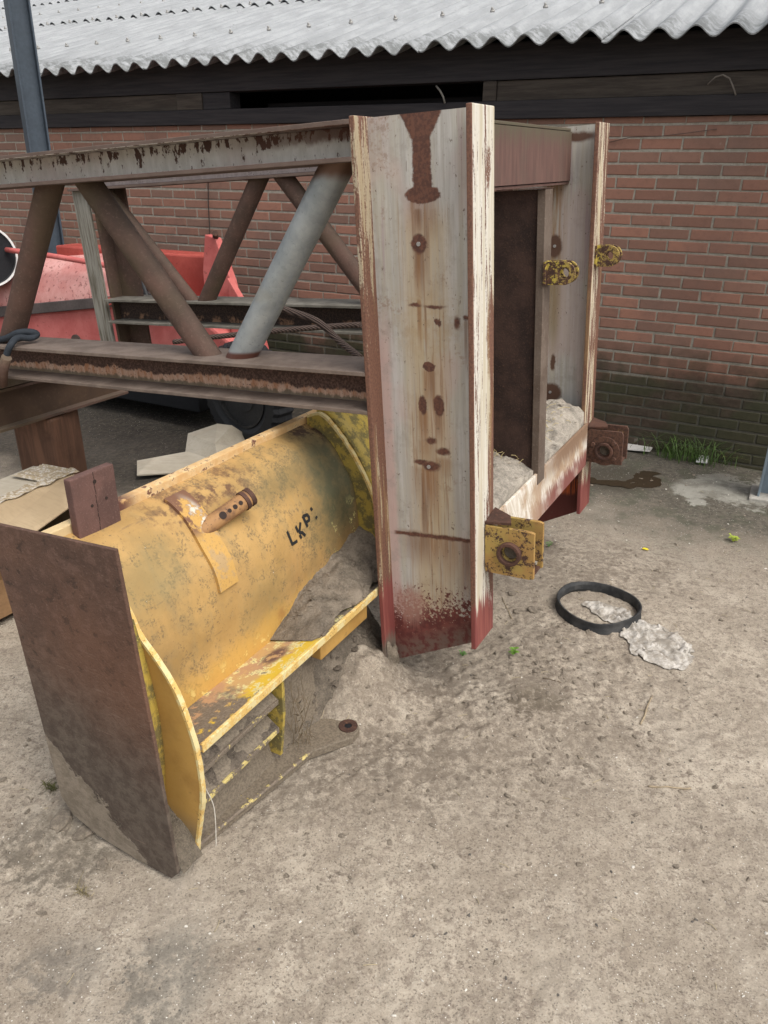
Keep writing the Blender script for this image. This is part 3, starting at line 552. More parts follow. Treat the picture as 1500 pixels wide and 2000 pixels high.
# ------------------------------------------------------------------ canopy posts
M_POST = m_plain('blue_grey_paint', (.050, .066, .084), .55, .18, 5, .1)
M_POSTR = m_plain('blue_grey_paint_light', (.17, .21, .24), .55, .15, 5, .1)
def hpost(name, base, top, w, d, mat, label, rz, tf=.012, tw=.010, footing=True):
    e = empty(name, base, rz, label=label, cat='post'); h = top
    MB().box((-w/2, -d/2, 0), (-w/2+tf, d/2, h)).build('flange', mat, e, .002)
    MB().box((w/2-tf, -d/2, 0), (w/2, d/2, h)).build('flange', mat, e, .002)
    MB().box((-w/2+tf, -tw/2, 0), (w/2-tf, tw/2, h)).build('web', mat, e)
    if footing: MB().box((-w*.75, -d*.75, -.1), (w*.75, d*.75, .02)).build('concrete_footing', m_plain('footing_concrete', (.36, .34, .30), .9), e, .006)
    return e
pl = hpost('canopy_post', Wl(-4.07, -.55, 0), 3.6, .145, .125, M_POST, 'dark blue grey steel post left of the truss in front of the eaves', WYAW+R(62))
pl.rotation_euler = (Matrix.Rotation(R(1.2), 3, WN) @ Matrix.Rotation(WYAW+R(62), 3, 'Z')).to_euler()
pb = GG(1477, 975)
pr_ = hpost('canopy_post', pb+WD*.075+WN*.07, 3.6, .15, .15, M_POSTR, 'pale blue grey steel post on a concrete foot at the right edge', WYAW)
# ------------------------------------------------------------------ the steel frame
frame = empty('steel_truss_frame', mw=FM, label='large rusty white steel frame with two upright beams and pipe trusses', cat='steel frame')
k = K
def fb(*bs):
    m = MB()
    for (t0, t1, c0, c1, u0, u1) in bs: m.box((t0*k, c0*k, u0*k), (t1*k, c1*k, u1*k))
    return m
def fv(t, c, u): return Vector((t, c, u))*k
H_, B_, TF, TW, UT = .4016, .1731, .0185, .012, 1.784
def wpost(c0, webm, outm, inm, label):
    cm = c0+B_/2
    wb = MB().extr([fv(-H_+TF, cm-TW/2, UT), fv(-TF, cm-TW/2, UT), fv(-TF, cm-TW/2, -.012), fv(-H_+TF, cm-TW/2, -.195)], Vector((0, TW*k, 0))).build('upright_web', webm, frame)
    wb['label'] = label
    fb((-TF, 0, c0, c0+B_, 0., UT+.004)).build('outer_flange', outm, wb, .0025)
    fb((-H_, -H_+TF, c0, c0+B_, -.235, UT+.004)).build('inner_flange', inm, wb, .0025)
    return wb
w1 = wpost(0., M_WEBF, M_FLO, M_FLI, 'front upright with long rust runs'); w2 = wpost(1.36, M_WEBB, M_FLB, M_FLB, 'rear upright nearest the wall')
# weld splatters of mud on the foot of the inner flange, a bolt hole
mud = MB(); rs = random.Random(5)
vs, fs = grid(lambda a, b: fv(-H_+TF+.004+.020*math.sin(a*3.14)*(1-b*.2)*(1+.4*math.sin(b*9+a*5)), .002+a*.085, -.22+b*(.15-.07*a)+.012*math.sin(a*14)), 14, 16); mud.addm(vs, fs, True)
o = mud.build('mud_crust', M_MUD, w1)
CM = .118
def chord(name, c0, u0, u1, t0, t1, mat, wdt=.235, tf=.014, label=None):
    m = fb((t0, t1, c0, c0+wdt, u1-tf, u1), (t0, t1, c0+wdt/2-.006, c0+wdt/2+.006, u0+tf, u1-tf), (t0, t1, c0, c0+wdt, u0, u0+tf)); o = m.build(name, mat, frame, .0015)
    if label: o['label'] = label
    return o
chord('bottom_chord', .0, .855, 1.005, -3.3, -H_, M_CHL, label='lower beam of the near truss with flaking orange paint')
chord('top_chord', .0, 1.662, 1.780, -3.3, -H_, M_CHU, label='upper beam of the near truss with dark rust spots')
chord('bottom_chord', 1.36, .855, 1.008, -3.16, -H_, M_CHLB); chord('top_chord', 1.36, 1.66, 1.780, -3.3, -H_, M_CHUB)
def pipe(p, q, r, mat, label=None):
    d = (fv(*q)-fv(*p)).normalized(); vs = []; n = 36
    for e in (p, q):
        for i in range(n): a = 2*math.pi*i/n; vs.append(fv(*e)+Vector((math.cos(a)*r*k/abs(d.z), math.sin(a)*r*k, 0)))
    m_ = MB(); m_.addm(vs, [(i, (i+1) % n, n+(i+1) % n, n+i) for i in range(n)], True)
    o = m_.build('brace_pipe', mat, frame)
    if label: o['label'] = label
    return o
ub, ut = 1.0, 1.665
pipe((-1.03, CM, ub), (-.52, CM, ut), .055, M_GALV, 'pale galvanised brace pipe')
pipe((-1.20, CM, ub), (-1.70, CM, ut), .050, M_PIPE); pipe((-2.42, CM, ub), (-1.925, CM, ut), .053, M_PIPE); pipe((-2.62, CM, ub), (-3.1, CM, ut), .058, M_PIPE)
CB = 1.44
pipe((-1.15, CB, ub), (-1.70, CB, ut), .049, M_PIPE); pipe((-2.36, CB, ub), (-1.86, CB, ut), .049, M_PIPE); pipe((-2.47, CB, ub), (-3.06, CB, ut), .040, M_PIPE); pipe((-1.0, CB, ub), (-.5, CB, ut), .049, M_PIPE)
g = Mt('grey_end_post', .8, 0., 1/K); st = g.noise(1., 5, .65, g.vec(g.mul(g.x, 40), g.mul(g.y, 40), g.mul(g.z, 3)))
M_ENDP = g.fin(g.mix(g.ss(st, .35, .6), (.10, .085, .06), (.26, .25, .215)), .8, bump=st)
fb((-3.31, -3.19, 1.40, 1.425, .45, 1.66)).build('end_post', M_ENDP, frame, .002)
fb((-3.17, -2.98, 1.52, 1.54, .45, 1.66)).build('end_post', M_PIPE, frame, .002)
fb((-3.17, -3.15, 1.426, 1.52, .45, 1.66)).build('end_post', M_PIPE, frame, .002)
# cross beam on top
fb((-.262, -.144, B_/2+.008, 1.44, 1.765, 1.776), (-.206, -.198, B_/2+.008, 1.44, 1.563, 1.765), (-.262, -.144, B_/2+.008, 1.44, 1.552, 1.563)).build('cross_beam', M_OX, frame, .0015)
fb((-.145, -.138, .12, 1.436, 1.566, 1.762)).build('cross_beam_plate', M_OX, frame)
# centre post (dark plate and edge bar)
cp = fb((-.385, -.012, .63, .642, .30, 1.548)).build('centre_plate', M_RUSTDK, frame)
fb((-.012, .018, .618, .70, .43, 1.548)).build('edge_bar', M_BAR, cp, .002)
fb((-.16, .02, .60, .70, 1.5495, 1.5515)).build('cap_plate', M_RUST, cp)
# bottom tray: cross plate at the front, floor, rear plate
fb((.002, .014, B_-.02, 1.375, .262, .478)).build('cross_plate', M_XP, frame, .002)
fb((-.38, .0, B_+.002, 1.358, .36, .372)).build('tray_floor', M_RUST, frame)
fb((-.395, -.383, B_+.002, 1.358, .36, .50)).build('tray_back', M_RUST, frame)
# hinge brackets
def rectf(x0, x1, y0, y1):
    def f(a):
        c, s_ = math.cos(a), math.sin(a); r = 9
        if c > 1e-6: r = min(r, x1/c)
        if c < -1e-6: r = min(r, x0/c)
        if s_ > 1e-6: r = min(r, y1/s_)
        if s_ < -1e-6: r = min(r, y0/s_)
        return r*k
    return f
FX, FY, FZ = Vector((1, 0, 0)), Vector((0, 1, 0)), Vector((0, 0, 1))
def bracket(c0, c1, u0, u1, t1, tc, uc, mat, bolts, label):
    b = MB(); b.holed(rectf(.003-tc, t1-tc, u0-uc, u1-uc), fv(tc, c0, uc), .026*k, FX, FZ, FY, .014*k)
    b.holed(rectf(.003-tc, t1-tc, u0-uc, u1-uc), fv(tc, c1, uc), .026*k, FX, FZ, FY, .014*k)
    e = b.build('hinge_bracket', mat, frame, .0015); e['label'] = label
    r1 = MB().ring(fv(tc, c0-.022, uc), FY, .044*k, .031*k, .0215*k).ring(fv(tc, c1-.018, uc), FY, .05*k, .030*k, .0175*k).build('bushing', M_RUST, e, .002)
    MB().ring(fv(tc, c0+.016, uc), FY, .030*k, .003*k, .004).tube([fv(tc, c0+.012, uc), fv(tc, c0+.02, uc)], .0295*k, 20).build('dark_bore_disc', M_SOIL, e)  # dark dirt-coloured disc standing in for the shade inside the bushing
    MB().extr([fv(.002, c0+.004, u1+.001), fv(.10, c0+.004, u1+.012), fv(.075, c1-.03, u1+.012), fv(.002, c1+.006, u1+.02)], Vector((0, 0, .010*k))).build('cover_plate', M_RUST, e, .001)
    MB().extr([fv(.015, c0+.014, u0+.002), fv(t1-.008, c0+.014, u0+.002), fv(t1-.008, c1, u0+.002), fv(.015, c1, u0+.002)], Vector((0, 0, .008))).build('bottom_plate', M_RUST, e)
    if bolts:
        bb = MB().ring(fv(tc, c0-.008, uc), FY, .074*k, .045*k, .0075*k)
        for a in (45, 225+100, 120+30): 
            p = fv(tc+.062*math.cos(R(a)), c0-.018, uc+.062*math.sin(R(a))); bb.tube([p, p+FY*.012], .010, 6, smooth=False)
        bb.build('bolted_ring', M_BRB, e, .001)
    sm_ = scatter_stones('dirt_lump', [((fv(random.uniform(.02, t1-.02), random.uniform(c0+.02, c1), u0+.02+random.random()*.02)), random.uniform(.006, .014)) for _ in range(26)], M_SAND); sm_.parent = e
    return e
bracket(.082, .178, .286, .470, .185, .098, .378, M_BRY, False, 'yellow flaking hinge bracket with round bushing'); bracket(1.41, 1.515, .268, .437, .178, .092, .335, M_BRB, True, 'brown hinge bracket with bolted ring')
def lug(c0, uc, t1, r, tc):
    def f(a):
        c, s_ = math.cos(a), math.sin(a)
        if c >= 0: return r*k
        x = tc/-c if c < -1e-6 else 9; y = r/abs(s_) if abs(s_) > 1e-6 else 9
        return min(x, y)*k
    m = MB()
    for d in (0, .045): m.holed(f, fv(tc, c0+d, uc), .018*k, FX, FZ, FY, .013*k)
    m.box(tuple(fv(-.0, c0-.01, uc-r)), tuple(fv(.010, c0+.07, uc+r)))
    return m.build('lifting_lug', M_LUG, frame, .001)
lug(.618, 1.262, .124, .041, .075).location = fv(.018, 0, 0); lug(1.395, 1.248, .103, .045, .062).location = fv(.001, 0, 0)
for (t, c, u) in ((-.219, B_/2-TW/2, 1.412), (-.208, B_/2-TW/2, .662), (-.20, 1.36+B_/2-TW/2, 1.29), (-.20, 1.36+B_/2-TW/2, .60)):
    MB().tube([fv(t, c-.004, u), fv(t, c+.001, u)], .007*k, 10).build('plug_weld', M_BOLT, frame)
# sand heap lying in the tray
def sandf(a, b):
    t = -.375+a*.372; c = B_+.005+b*1.18; h = .455+.05*math.sin(a*3)+.10*float(fbm(np.array([a*.4]), np.array([b*1.3]), 6, 4, 5)[0])+.10*max(0, b-.75)*2*(1-a*.5)-.03*a
    h += .02*float(fbm(np.array([a*.4]), np.array([b*1.3]), 40, 3, 8)[0])
    return FP(t, c, h)
vs, fs = grid(sandf, 60, 170); n = len(vs); sd = MB(); base = [FP(-.375, B_+.005, .374), FP(-.003, B_+.005, .374), FP(-.003, B_+1.185, .374), FP(-.375, B_+1.185, .374)]
rim = [i for i in range(60)]+[j*60+59 for j in range(1, 170)]+[169*60+i for i in range(58, -1, -1)]+[j*60 for j in range(168, 0, -1)]
low = []
for i in rim:
    p = vs[i]; low.append(p-FU*max(0.005, (p-FP(0, 0, .374)).dot(FU)))
sd.addm(vs+low, fs+[(rim[i], rim[(i+1) % len(rim)], n+(i+1) % len(rim), n+i) for i in range(len(rim))], True)
o = sd.build('sand_heap', m_sand('frame_sand', (.36, .32, .265), 20)); tag(o, 'grey crumbled sand heap filling the bottom tray of the steel frame', 'sand', kind='stuff')
lp = []
for _ in range(170):
    a, b = random.random(), random.random(); p = sandf(a, b); lp.append((p, .003+.013*random.random()**3))
o = scatter_stones('sand_lumps', lp, M_SAND); tag(o, 'dry lumps of sand lying on the heap between the uprights', 'lumps', kind='stuff')
def straw(name, pts_fn, n, label, col=(.42, .34, .17), r=.0011, kind='stuff', cat='straw'):
    m = MB()
    for _ in range(n): m.tube(pts_fn(), r, 4, False)
    o = m.build(name, m_plain(name+'_mat', col, .8)); return tag(o, label, cat, kind=kind)
def st1():
    a, b = random.uniform(.2, .95), random.choice((random.uniform(.35, .5), random.uniform(.66, .92), random.uniform(.7, .85)));
    p = sandf(a, b)+FU*.008; th = random.random()*6.28; d = (FT*math.cos(th)+FC*math.sin(th))*random.uniform(.02, .06)+FU*random.uniform(-.004, .02); return [p-d*.5, p+FU*.006, p+d*.5]
straw('straw_wisps', st1, 60, 'dry straw wisps lying on the sand in the frame')
# wire ropes and the black rope hanging on the frame
def rope(name, pts, r, mat, label, cat='rope'):
    # catmull-rom then tube
    P = [Vector(p) for p in pts]; P = [P[0]*2-P[1]]+P+[P[-1]*2-P[-2]]; out = []
    for i in range(1, len(P)-2):
        for j in range(10):
            t = j/10; a, b, c, d = P[i-1], P[i], P[i+1], P[i+2]
            out.append(.5*((2*b)+(c-a)*t+(2*a-5*b+4*c-d)*t*t+(3*b-a-3*c+d)*t**3))
    out.append(P[-2]); o = MB().tube(out, r, 14).build(name, mat); return tag(o, label, cat)
g = Mt('twisted_wire', .8); wv_ = g.nt.nodes.new('ShaderNodeTexWave'); wv_.bands_direction = 'DIAGONAL'; g.L(g.P, wv_.inputs['Vector']); wv_.inputs['Scale'].default_value = 55; wv_.inputs['Distortion'].default_value = .5
M_WIRE = g.fin(g.mix(wv_.outputs['Fac'], (.045, .032, .027), (.15, .105, .085)), .8, bump=wv_.outputs['Fac'], bs=.8, bd=.004)
pc = lambda x, y, c=.6: onpl(x, y, FP(0, c, 0), FC)
rope('steel_rope', [pc(530, 598, .5), pc(560, 606, .5), pc(620, 628, .5), pc(660, 664, .5), pc(705, 700, .42)], .0125, M_WIRE, 'thick steel rope drooping right between the two trusses', 'cable')
rope('steel_rope', [pc(340, 668, 1.0), pc(400, 660, 1.0), pc(500, 650, 1.0), pc(600, 641, 1.0), pc(705, 634, 1.0)], .012, M_WIRE, 'thin brown steel rope running level behind the grey pipe', 'cable')
M_ROPEK = m_plain('blue_black_rope', (.028, .034, .042), .8, bs=.3)
pf = lambda x, y, c: onpl(x, y, FP(0, c, 0), FC)
rope('black_rope', [pf(-30, 665, .06), pf(8, 662, .05), pf(35, 650, .06), pf(60, 648, .10), pf(72, 653, .12), pf(60, 660, .09), pf(35, 660, .03), pf(22, 672, -.02), pf(14, 690, -.035), pf(8, 715, -.04), pf(3, 745, -.04)], .0125, M_ROPEK, 'black rope knotted over the lower beam at the left edge')
tag(MB().tube([pf(13, 698, -.05), pf(6, 722, -.05), pf(4, 752, -.05)], .019, 16).build('rope_sleeve', M_PIPE), 'brown tube sleeve hanging from the black rope end', 'sleeve')
# ------------------------------------------------------------------ support beam and timber block
MB_ = MB(); bt = lambda a, b, z: W(a, b, z)
sb = empty('support_beam', W(2.2, -2.96, .58), -AZ, label='brown steel beam lying on the timber block under the truss', cat='beam')
MB().box((-.05, -1.2, 0), (.05, .45, .012)).build('bottom_flange', M_PIPE, sb, .001)
MB().box((-.005, -1.2, .012), (.005, .45, .165)).build('beam_web', m_rust('mud_rust', (.085, .052, .033), (.06, .038, .026), (.11, .07, .045), 4, 1.), sb)
MB().box((-.05, -1.2, .165), (.05, .45, .177)).build('top_flange', M_PIPE, sb, .001)
def m_wood(name, a, b):
    g = Mt(name, .8); s_ = g.noise(1., 6, .65, g.vec(g.mul(g.x, 26), g.mul(g.y, 26), g.mul(g.z, 2.2)), .6); n = g.noise(7, 4, .6)
    c = g.mix(g.ss(s_, .35, .65), a, b); c = g.mix(g.mul(g.ss(n, .5, .7), .5), c, tuple(x*.55 for x in a)); return g.fin(c, .8, bump=s_, bs=.5)
wbk = MB().box((-.105, -.10, 0), (.105, .11, .574)).build('timber_block', m_wood('reddish_timber', (.095, .050, .032), (.165, .085, .052)), None, .014); wbk.location = W(2.245, -3.03, 0); wbk.rotation_euler = (0, 0, -AZ+R(14))
tag(wbk, 'squared reddish timber block standing under the brown beam', 'timber block')
tag(MB().box((-.06, -.10, 0), (.06, .14, .068)).build('timber_packer', m_wood('packer_timber', (.08, .06, .045), (.14, .11, .08)), None, .004), 'flat timber packer between the support beam and the truss', 'timber').location = W(2.05, -2.965, .758)
bpy.data.objects['timber_packer'].rotation_euler = (0, R(-3.6), -AZ)
# ------------------------------------------------------------------ yellow bucket
BO = Vector((-1.25, 1.5, 0))      # local origin in (b, a, z)
bucket = empty('yellow_bucket', W(1.5, -1.25, 0), -AZ, label='worn yellow steel bucket with curved back lying against the front upright', cat='bucket')
def bl(b, a, z): return Vector((b, a, z))-BO
prof = [(-1.475, .812), (-1.455, .806), (-1.44, .80), (-1.407, .79), (-1.356, .748), (-1.306, .673), (-1.276, .613), (-1.256, .501), (-1.255, .4), (-1.25, .30)]
def spline(P, n=8):
    P = [Vector(p) for p in P]; Q = [P[0]*2-P[1]]+P+[P[-1]*2-P[-2]]; out = []
    for i in range(1, len(Q)-2):
        for j in range(n):
            t = j/n; a, b, c, d = Q[i-1], Q[i], Q[i+1], Q[i+2]; out.append(.5*((2*b)+(c-a)*t+(2*a-5*b+4*c-d)*t*t+(3*b-a-3*c+d)*t**3))
    out.append(P[-1]); return out
PR = spline([(p[0], p[1], 0) for p in prof], 6); arc = [0]
for i in range(1, len(PR)): arc.append(arc[-1]+(PR[i]-PR[i-1]).length)
def drum(s_, off=0.):
    s_ = max(0, min(arc[-1]-1e-5, s_)); i = max(j for j in range(len(arc)-1) if arc[j] <= s_); f = (s_-arc[i])/(arc[i+1]-arc[i]); p = PR[i].lerp(PR[i+1], f); d = (PR[min(i+2, len(PR)-1)]-PR[max(i-1, 0)]).normalized()
    nrm = Vector((-d.y, d.x, 0)); 
    if nrm.x < 0 and nrm.y < .3: nrm = -nrm
    return p+nrm*off, nrm
def m_yellow(name, mode):
    g = Mt(name, .55); x, y, z = g.x, g.y, g.z      # x=b+1.25, y=a-1.5
    n = g.noise(5.5, 6, .68); n2 = g.noise(24, 6, .72); f = g.noise(140, 4, .75); big = g.noise(2., 3, .5)
    st = g.noise(1., 5, .7, g.vec(g.mul(x, 7), g.mul(y, 22), g.mul(z, 7)))
    c = g.mix(g.ss(n, .35, .65), (.36, .222, .080), (.47, .295, .110)); c = g.mix(g.mul(g.ss(big, .42, .62), .5), c, (.42, .235, .095))
    c = g.mix(g.mul(g.ss(st, .52, .7), .55), c, (.33, .235, .11))
    if mode == 'drum':
        gm = g.mul(g.ss(g.noise(3.2, 6, .7, g.sc(g.P, (1., 1.6, 1.))), .46, .66), g.ss(n2, .35, .6, .35, 1.)); c = g.mix(g.mul(gm, .60), c, (.24, .175, .085))
        scr = g.ss(g.noise(1., 3, .6, g.vec(g.mul(x, 60), g.mul(y, 9), g.mul(z, 60))), .66, .70); c = g.mix(g.mul(scr, .5), c, (.20, .13, .07))
        base_rim = g.mul(g.ss(y, -.40, -.47), g.ss(n2, .4, .55)); c = g.mix(g.mul(base_rim, .5), c, (.2, .14, .07))
        sp = g.mul(g.ss(g.add(n2, g.mul(g.add(n, -.5), .55)), .505, .575), g.ss(f, .45, .55)); c = g.mix(g.mul(sp, .65), c, (.17, .125, .065))
        sp2 = g.ss(g.add(f, g.mul(g.add(n2, -.5), .3)), .62, .66); c = g.mix(g.mul(sp2, .7), c, (.12, .075, .045))
        yw = g.add(y, g.mul(g.add(n, -.5), .30)); zw = g.add(z, g.mul(g.add(n, -.5), .18))
        gr = g.mx(g.mul(g.ell(yw, zw, .50, .63, .15, .17, .5), 1.), g.mul(g.ell(yw, zw, .38, .74, .25, .05, .5), .6)); c = g.mix(g.mul(gr, g.ss(n2, .3, .6, .75, 1.)), c, (.10, .095, .052))
        gr = g.ell(yw, zw, -.33, .68, .12, .06, .6); c = g.mix(g.mul(gr, .45), c, (.20, .17, .08))
        gr = g.ell(yw, zw, .05, .44, .10, .10, .6); c = g.mix(g.mul(gr, .35), c, (.24, .19, .08))
        rb = g.mul(g.ell(yw, zw, -.02, .775, .20, .03, .5), g.ss(n2, .42, .55)); c = g.mix(g.mul(rb, .85), c, (.11, .055, .035))
        rb = g.mul(g.ell(yw, zw, .54, .80, .08, .05, .5), g.ss(n2, .45, .55)); c = g.mix(g.mul(rb, .9), c, (.07, .04, .03))
        rb = g.mul(g.ell(yw, zw, .12, .34, .04, .03, .5), 1.); c = g.mix(rb, c, (.16, .06, .05))
        py = g.mul(g.mx(g.ss(z, .365, .32), g.mul(g.ss(y, .38, .5), g.ss(z, .62, .5))), g.ss(n2, .56, .60)); c = g.mix(py, c, (.66, .58, .24))
        wh = g.ss(g.add(n2, g.mul(f, .3)), .86, .88); c = g.mix(wh, c, (.7, .66, .52))
        br = g.ss(zw, .42, .34); c = g.mix(g.mul(br, .5), c, (.62, .36, .07))
    elif mode == 'lip':
        mudc = g.mix(g.ss(f, .4, .62), (.15, .12, .092), (.23, .19, .145)); xo = g.add(x, g.mul(g.add(n2, -.5), .05))
        c = g.mix(g.ss(n, .46, .52), (.50, .33, .15), (.44, .27, .16))
        c = g.mix(g.mul(g.ss(xo, .095, .125), g.ss(n, .60, .52)), c, (.64, .44, .05))
        c = g.mix(g.ss(g.add(n2, g.mul(f, .2)), .64, .66), c, (.66, .60, .30))
        d = g.mx(g.mul(g.ss(g.add(y, g.mul(g.add(n, -.5), .3)), -.20, -.25), g.ss(n2, .40, .46)), g.mul(g.ss(g.add(y, g.mul(g.add(n, -.5), .3)), .06, .10), g.ss(n2, .58, .52))); c = g.mix(d, c, mudc)
        c = g.mix(g.mul(g.ss(n2, .60, .64), .9), c, mudc)
        rb = g.ell(y, x, -.02, .08, .05, .03, .4); c = g.mix(g.mul(rb, g.ss(n2, .4, .5)), c, (.14, .08, .065))
    elif mode == 'edge_dirty':
        c = g.mix(g.ss(g.add(n2, g.mul(g.add(n, -.5), .4)), .53, .58), g.mix(g.ss(f, .4, .6), (.12, .095, .072), (.19, .155, .118)), (.52, .42, .16)); c = g.mix(g.ss(f, .60, .66), c, (.10, .06, .04))
    elif mode == 'edge':
        c = g.mix(g.ss(n2, .46, .54), (.63, .53, .27), (.60, .40, .13)); c = g.mix(g.ss(g.add(f, g.mul(n2, .5)), .88, .92), c, (.10, .055, .04))
    elif mode == 'bar':
        c = g.mix(g.ss(n2, .4, .6), (.58, .36, .16), (.66, .48, .26)); c = g.mix(g.ss(g.add(n2, g.mul(f, .3)), .72, .76), c, (.16, .075, .05)); c = g.mix(g.mul(g.ss(y, -.16, -.24), g.ss(n2, .3, .45)), c, (.12, .055, .042)); c = g.mix(g.ss(y, -.36, -.39), c, (.58, .44, .24))
    elif mode == 'moss':
        c = g.mix(g.ss(n2, .42, .56), (.40, .29, .06), (.16, .13, .05)); c = g.mix(g.ss(f, .62, .66), c, (.62, .5, .1))
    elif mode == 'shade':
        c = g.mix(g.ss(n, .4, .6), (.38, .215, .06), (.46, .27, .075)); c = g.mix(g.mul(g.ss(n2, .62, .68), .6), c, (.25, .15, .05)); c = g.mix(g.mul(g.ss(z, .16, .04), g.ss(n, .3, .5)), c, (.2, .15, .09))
    elif mode == 'soil':
        c = g.mix(g.ss(n2, .66, .69), g.mix(g.ss(f, .4, .6), (.125, .10, .075), (.20, .165, .12)), (.38, .29, .08))
    elif mode == 'strap':
        c = g.mix(g.ss(n2, .5, .58), (.50, .30, .09), (.40, .27, .13)); c = g.mix(g.mul(g.ss(f, .55, .65), .5), c, (.15, .09, .05)); c = g.mix(g.mul(g.ss(z, .70, .74), g.ss(n2, .42, .5)), c, (.17, .085, .05))
        c = g.mix(g.mul(g.ell(y, z, -.085, .755, .02, .035, .6), g.ss(n2, .45, .5)), c, (.6, .55, .45))
    return g.fin(c, g.ss(n2, .4, .6, .5, .75), bump=g.add(g.mul(n2, .7), g.mul(f, .4)), bs=.22, bd=.003)
M_YD, M_YL, M_YE, M_YB, M_YM, M_YS, M_YSO, M_YST, M_YED = [m_yellow('yellow_'+m_, m_) for m_ in ('drum', 'lip', 'edge', 'bar', 'moss', 'shade', 'soil', 'strap', 'edge_dirty')]
def drumgrid(a0, a1, off, na, mat, name, parent, amp=.003, s0=0., s1=None, thick=.008, ns=60):
    s1 = s1 or arc[-1]; ra = []
    def f(u, v, o):
        s_ = s0+(s1-s0)*v; a = a0+(a1-a0)*u; dn = (float(fbm(np.array([a]), np.array([s_]), 5, 2, 77)[0])-.5)*.010; p, n_ = drum(s_, o+dn); return bl(p.x, a, p.y)
    v1, f1 = grid(lambda u, v: f(u, v, off), na, ns); v2, f2 = grid(lambda u, v: f(u, v, off-thick), na, ns); N = len(v1)
    rim = [i for i in range(na)]+[j*na+na-1 for j in range(1, ns)]+[(ns-1)*na+i for i in range(na-2, -1, -1)]+[j*na for j in range(ns-2, 0, -1)]
    m = MB(); m.addm(v1+v2, f1+[tuple(i+N for i in q[::-1]) for q in f2]+[(rim[i], rim[(i+1) % len(rim)], N+rim[(i+1) % len(rim)], N+rim[i]) for i in range(len(rim))], True)
    o = m.build(name, mat, parent); o.modifiers.new('es', 'EDGE_SPLIT').split_angle = R(45); return o
curved = drumgrid(1.03, 2.62, 0, 90, M_YD, 'curved_back', bucket)
# end plate
a0 = .955
ep = [(-1.565, .875), (-1.148, .908), (-1.132, .66), (-1.117, .427), (-1.10, .02), (-1.125, -.01), (-1.25, -.01), (-1.38, .0), (-1.47, .03), (-1.505, .08), (-1.518, .3), (-1.535, .6)]
g = Mt('rusty_end_plate', .8); n = g.noise(3, 6, .65); n2 = g.noise(30, 5, .7); f = g.noise(130, 3, .7)
c = g.mix(g.ss(n, .35, .65), (.082, .047, .034), (.128, .070, .047)); c = g.mix(g.mul(g.ss(n2, .5, .65), .45), c, (.17, .10, .075)); c = g.mix(g.ss(n2, .42, .36), c, (.06, .036, .026)); c = g.mix(g.mul(g.ss(f, .6, .7), .5), c, (.19, .13, .10))
warm = g.mul(g.ell(g.x, g.z, .03, .50, .22, .2, .8), .6); c = g.mix(g.mul(warm, .7), c, (.135, .062, .034))
h = g.add(g.add(g.z, g.mul(g.x, .30)), g.mul(g.add(n, -.5), .16))
c = g.mix(g.mul(g.ss(h, .66, .20), g.ss(n2, .25, .6, .75, 1.)), c, g.mix(g.ss(n2, .4, .6), (.070, .054, .042), (.11, .086, .066)))
mudm = g.ss(g.add(g.add(g.z, g.mul(g.x, .75)), g.add(g.mul(g.add(g.noise(7, 5, .7), -.5), .42), g.mul(g.add(g.noise(45, 4, .7), -.5), .08))), .075, .055); c = g.mix(mudm, c, g.mix(g.ss(n2, .35, .6), (.165, .135, .10), (.23, .19, .145)))
sc_ = g.ss(g.noise(1., 3, .6, g.vec(g.mul(g.x, 12), 0., g.mul(g.z, 130))), .62, .66); c = g.mix(g.mul(sc_, g.mul(g.ss(n, .5, .6), .35)), c, (.22, .15, .115))
M_EP = g.fin(c, .85, bump=g.add(g.add(n2, g.mul(f, .5)), g.mul(mudm, g.add(2., g.noise(22, 5, .7)))), bs=.7, bd=.006)
o = MB().extr([bl(b, a0, z) for b, z in ep], Vector((0, .010, 0))).build('end_plate', M_EP, bucket, .002); o['label'] = 'large flat rusty end plate, muddy at the foot'
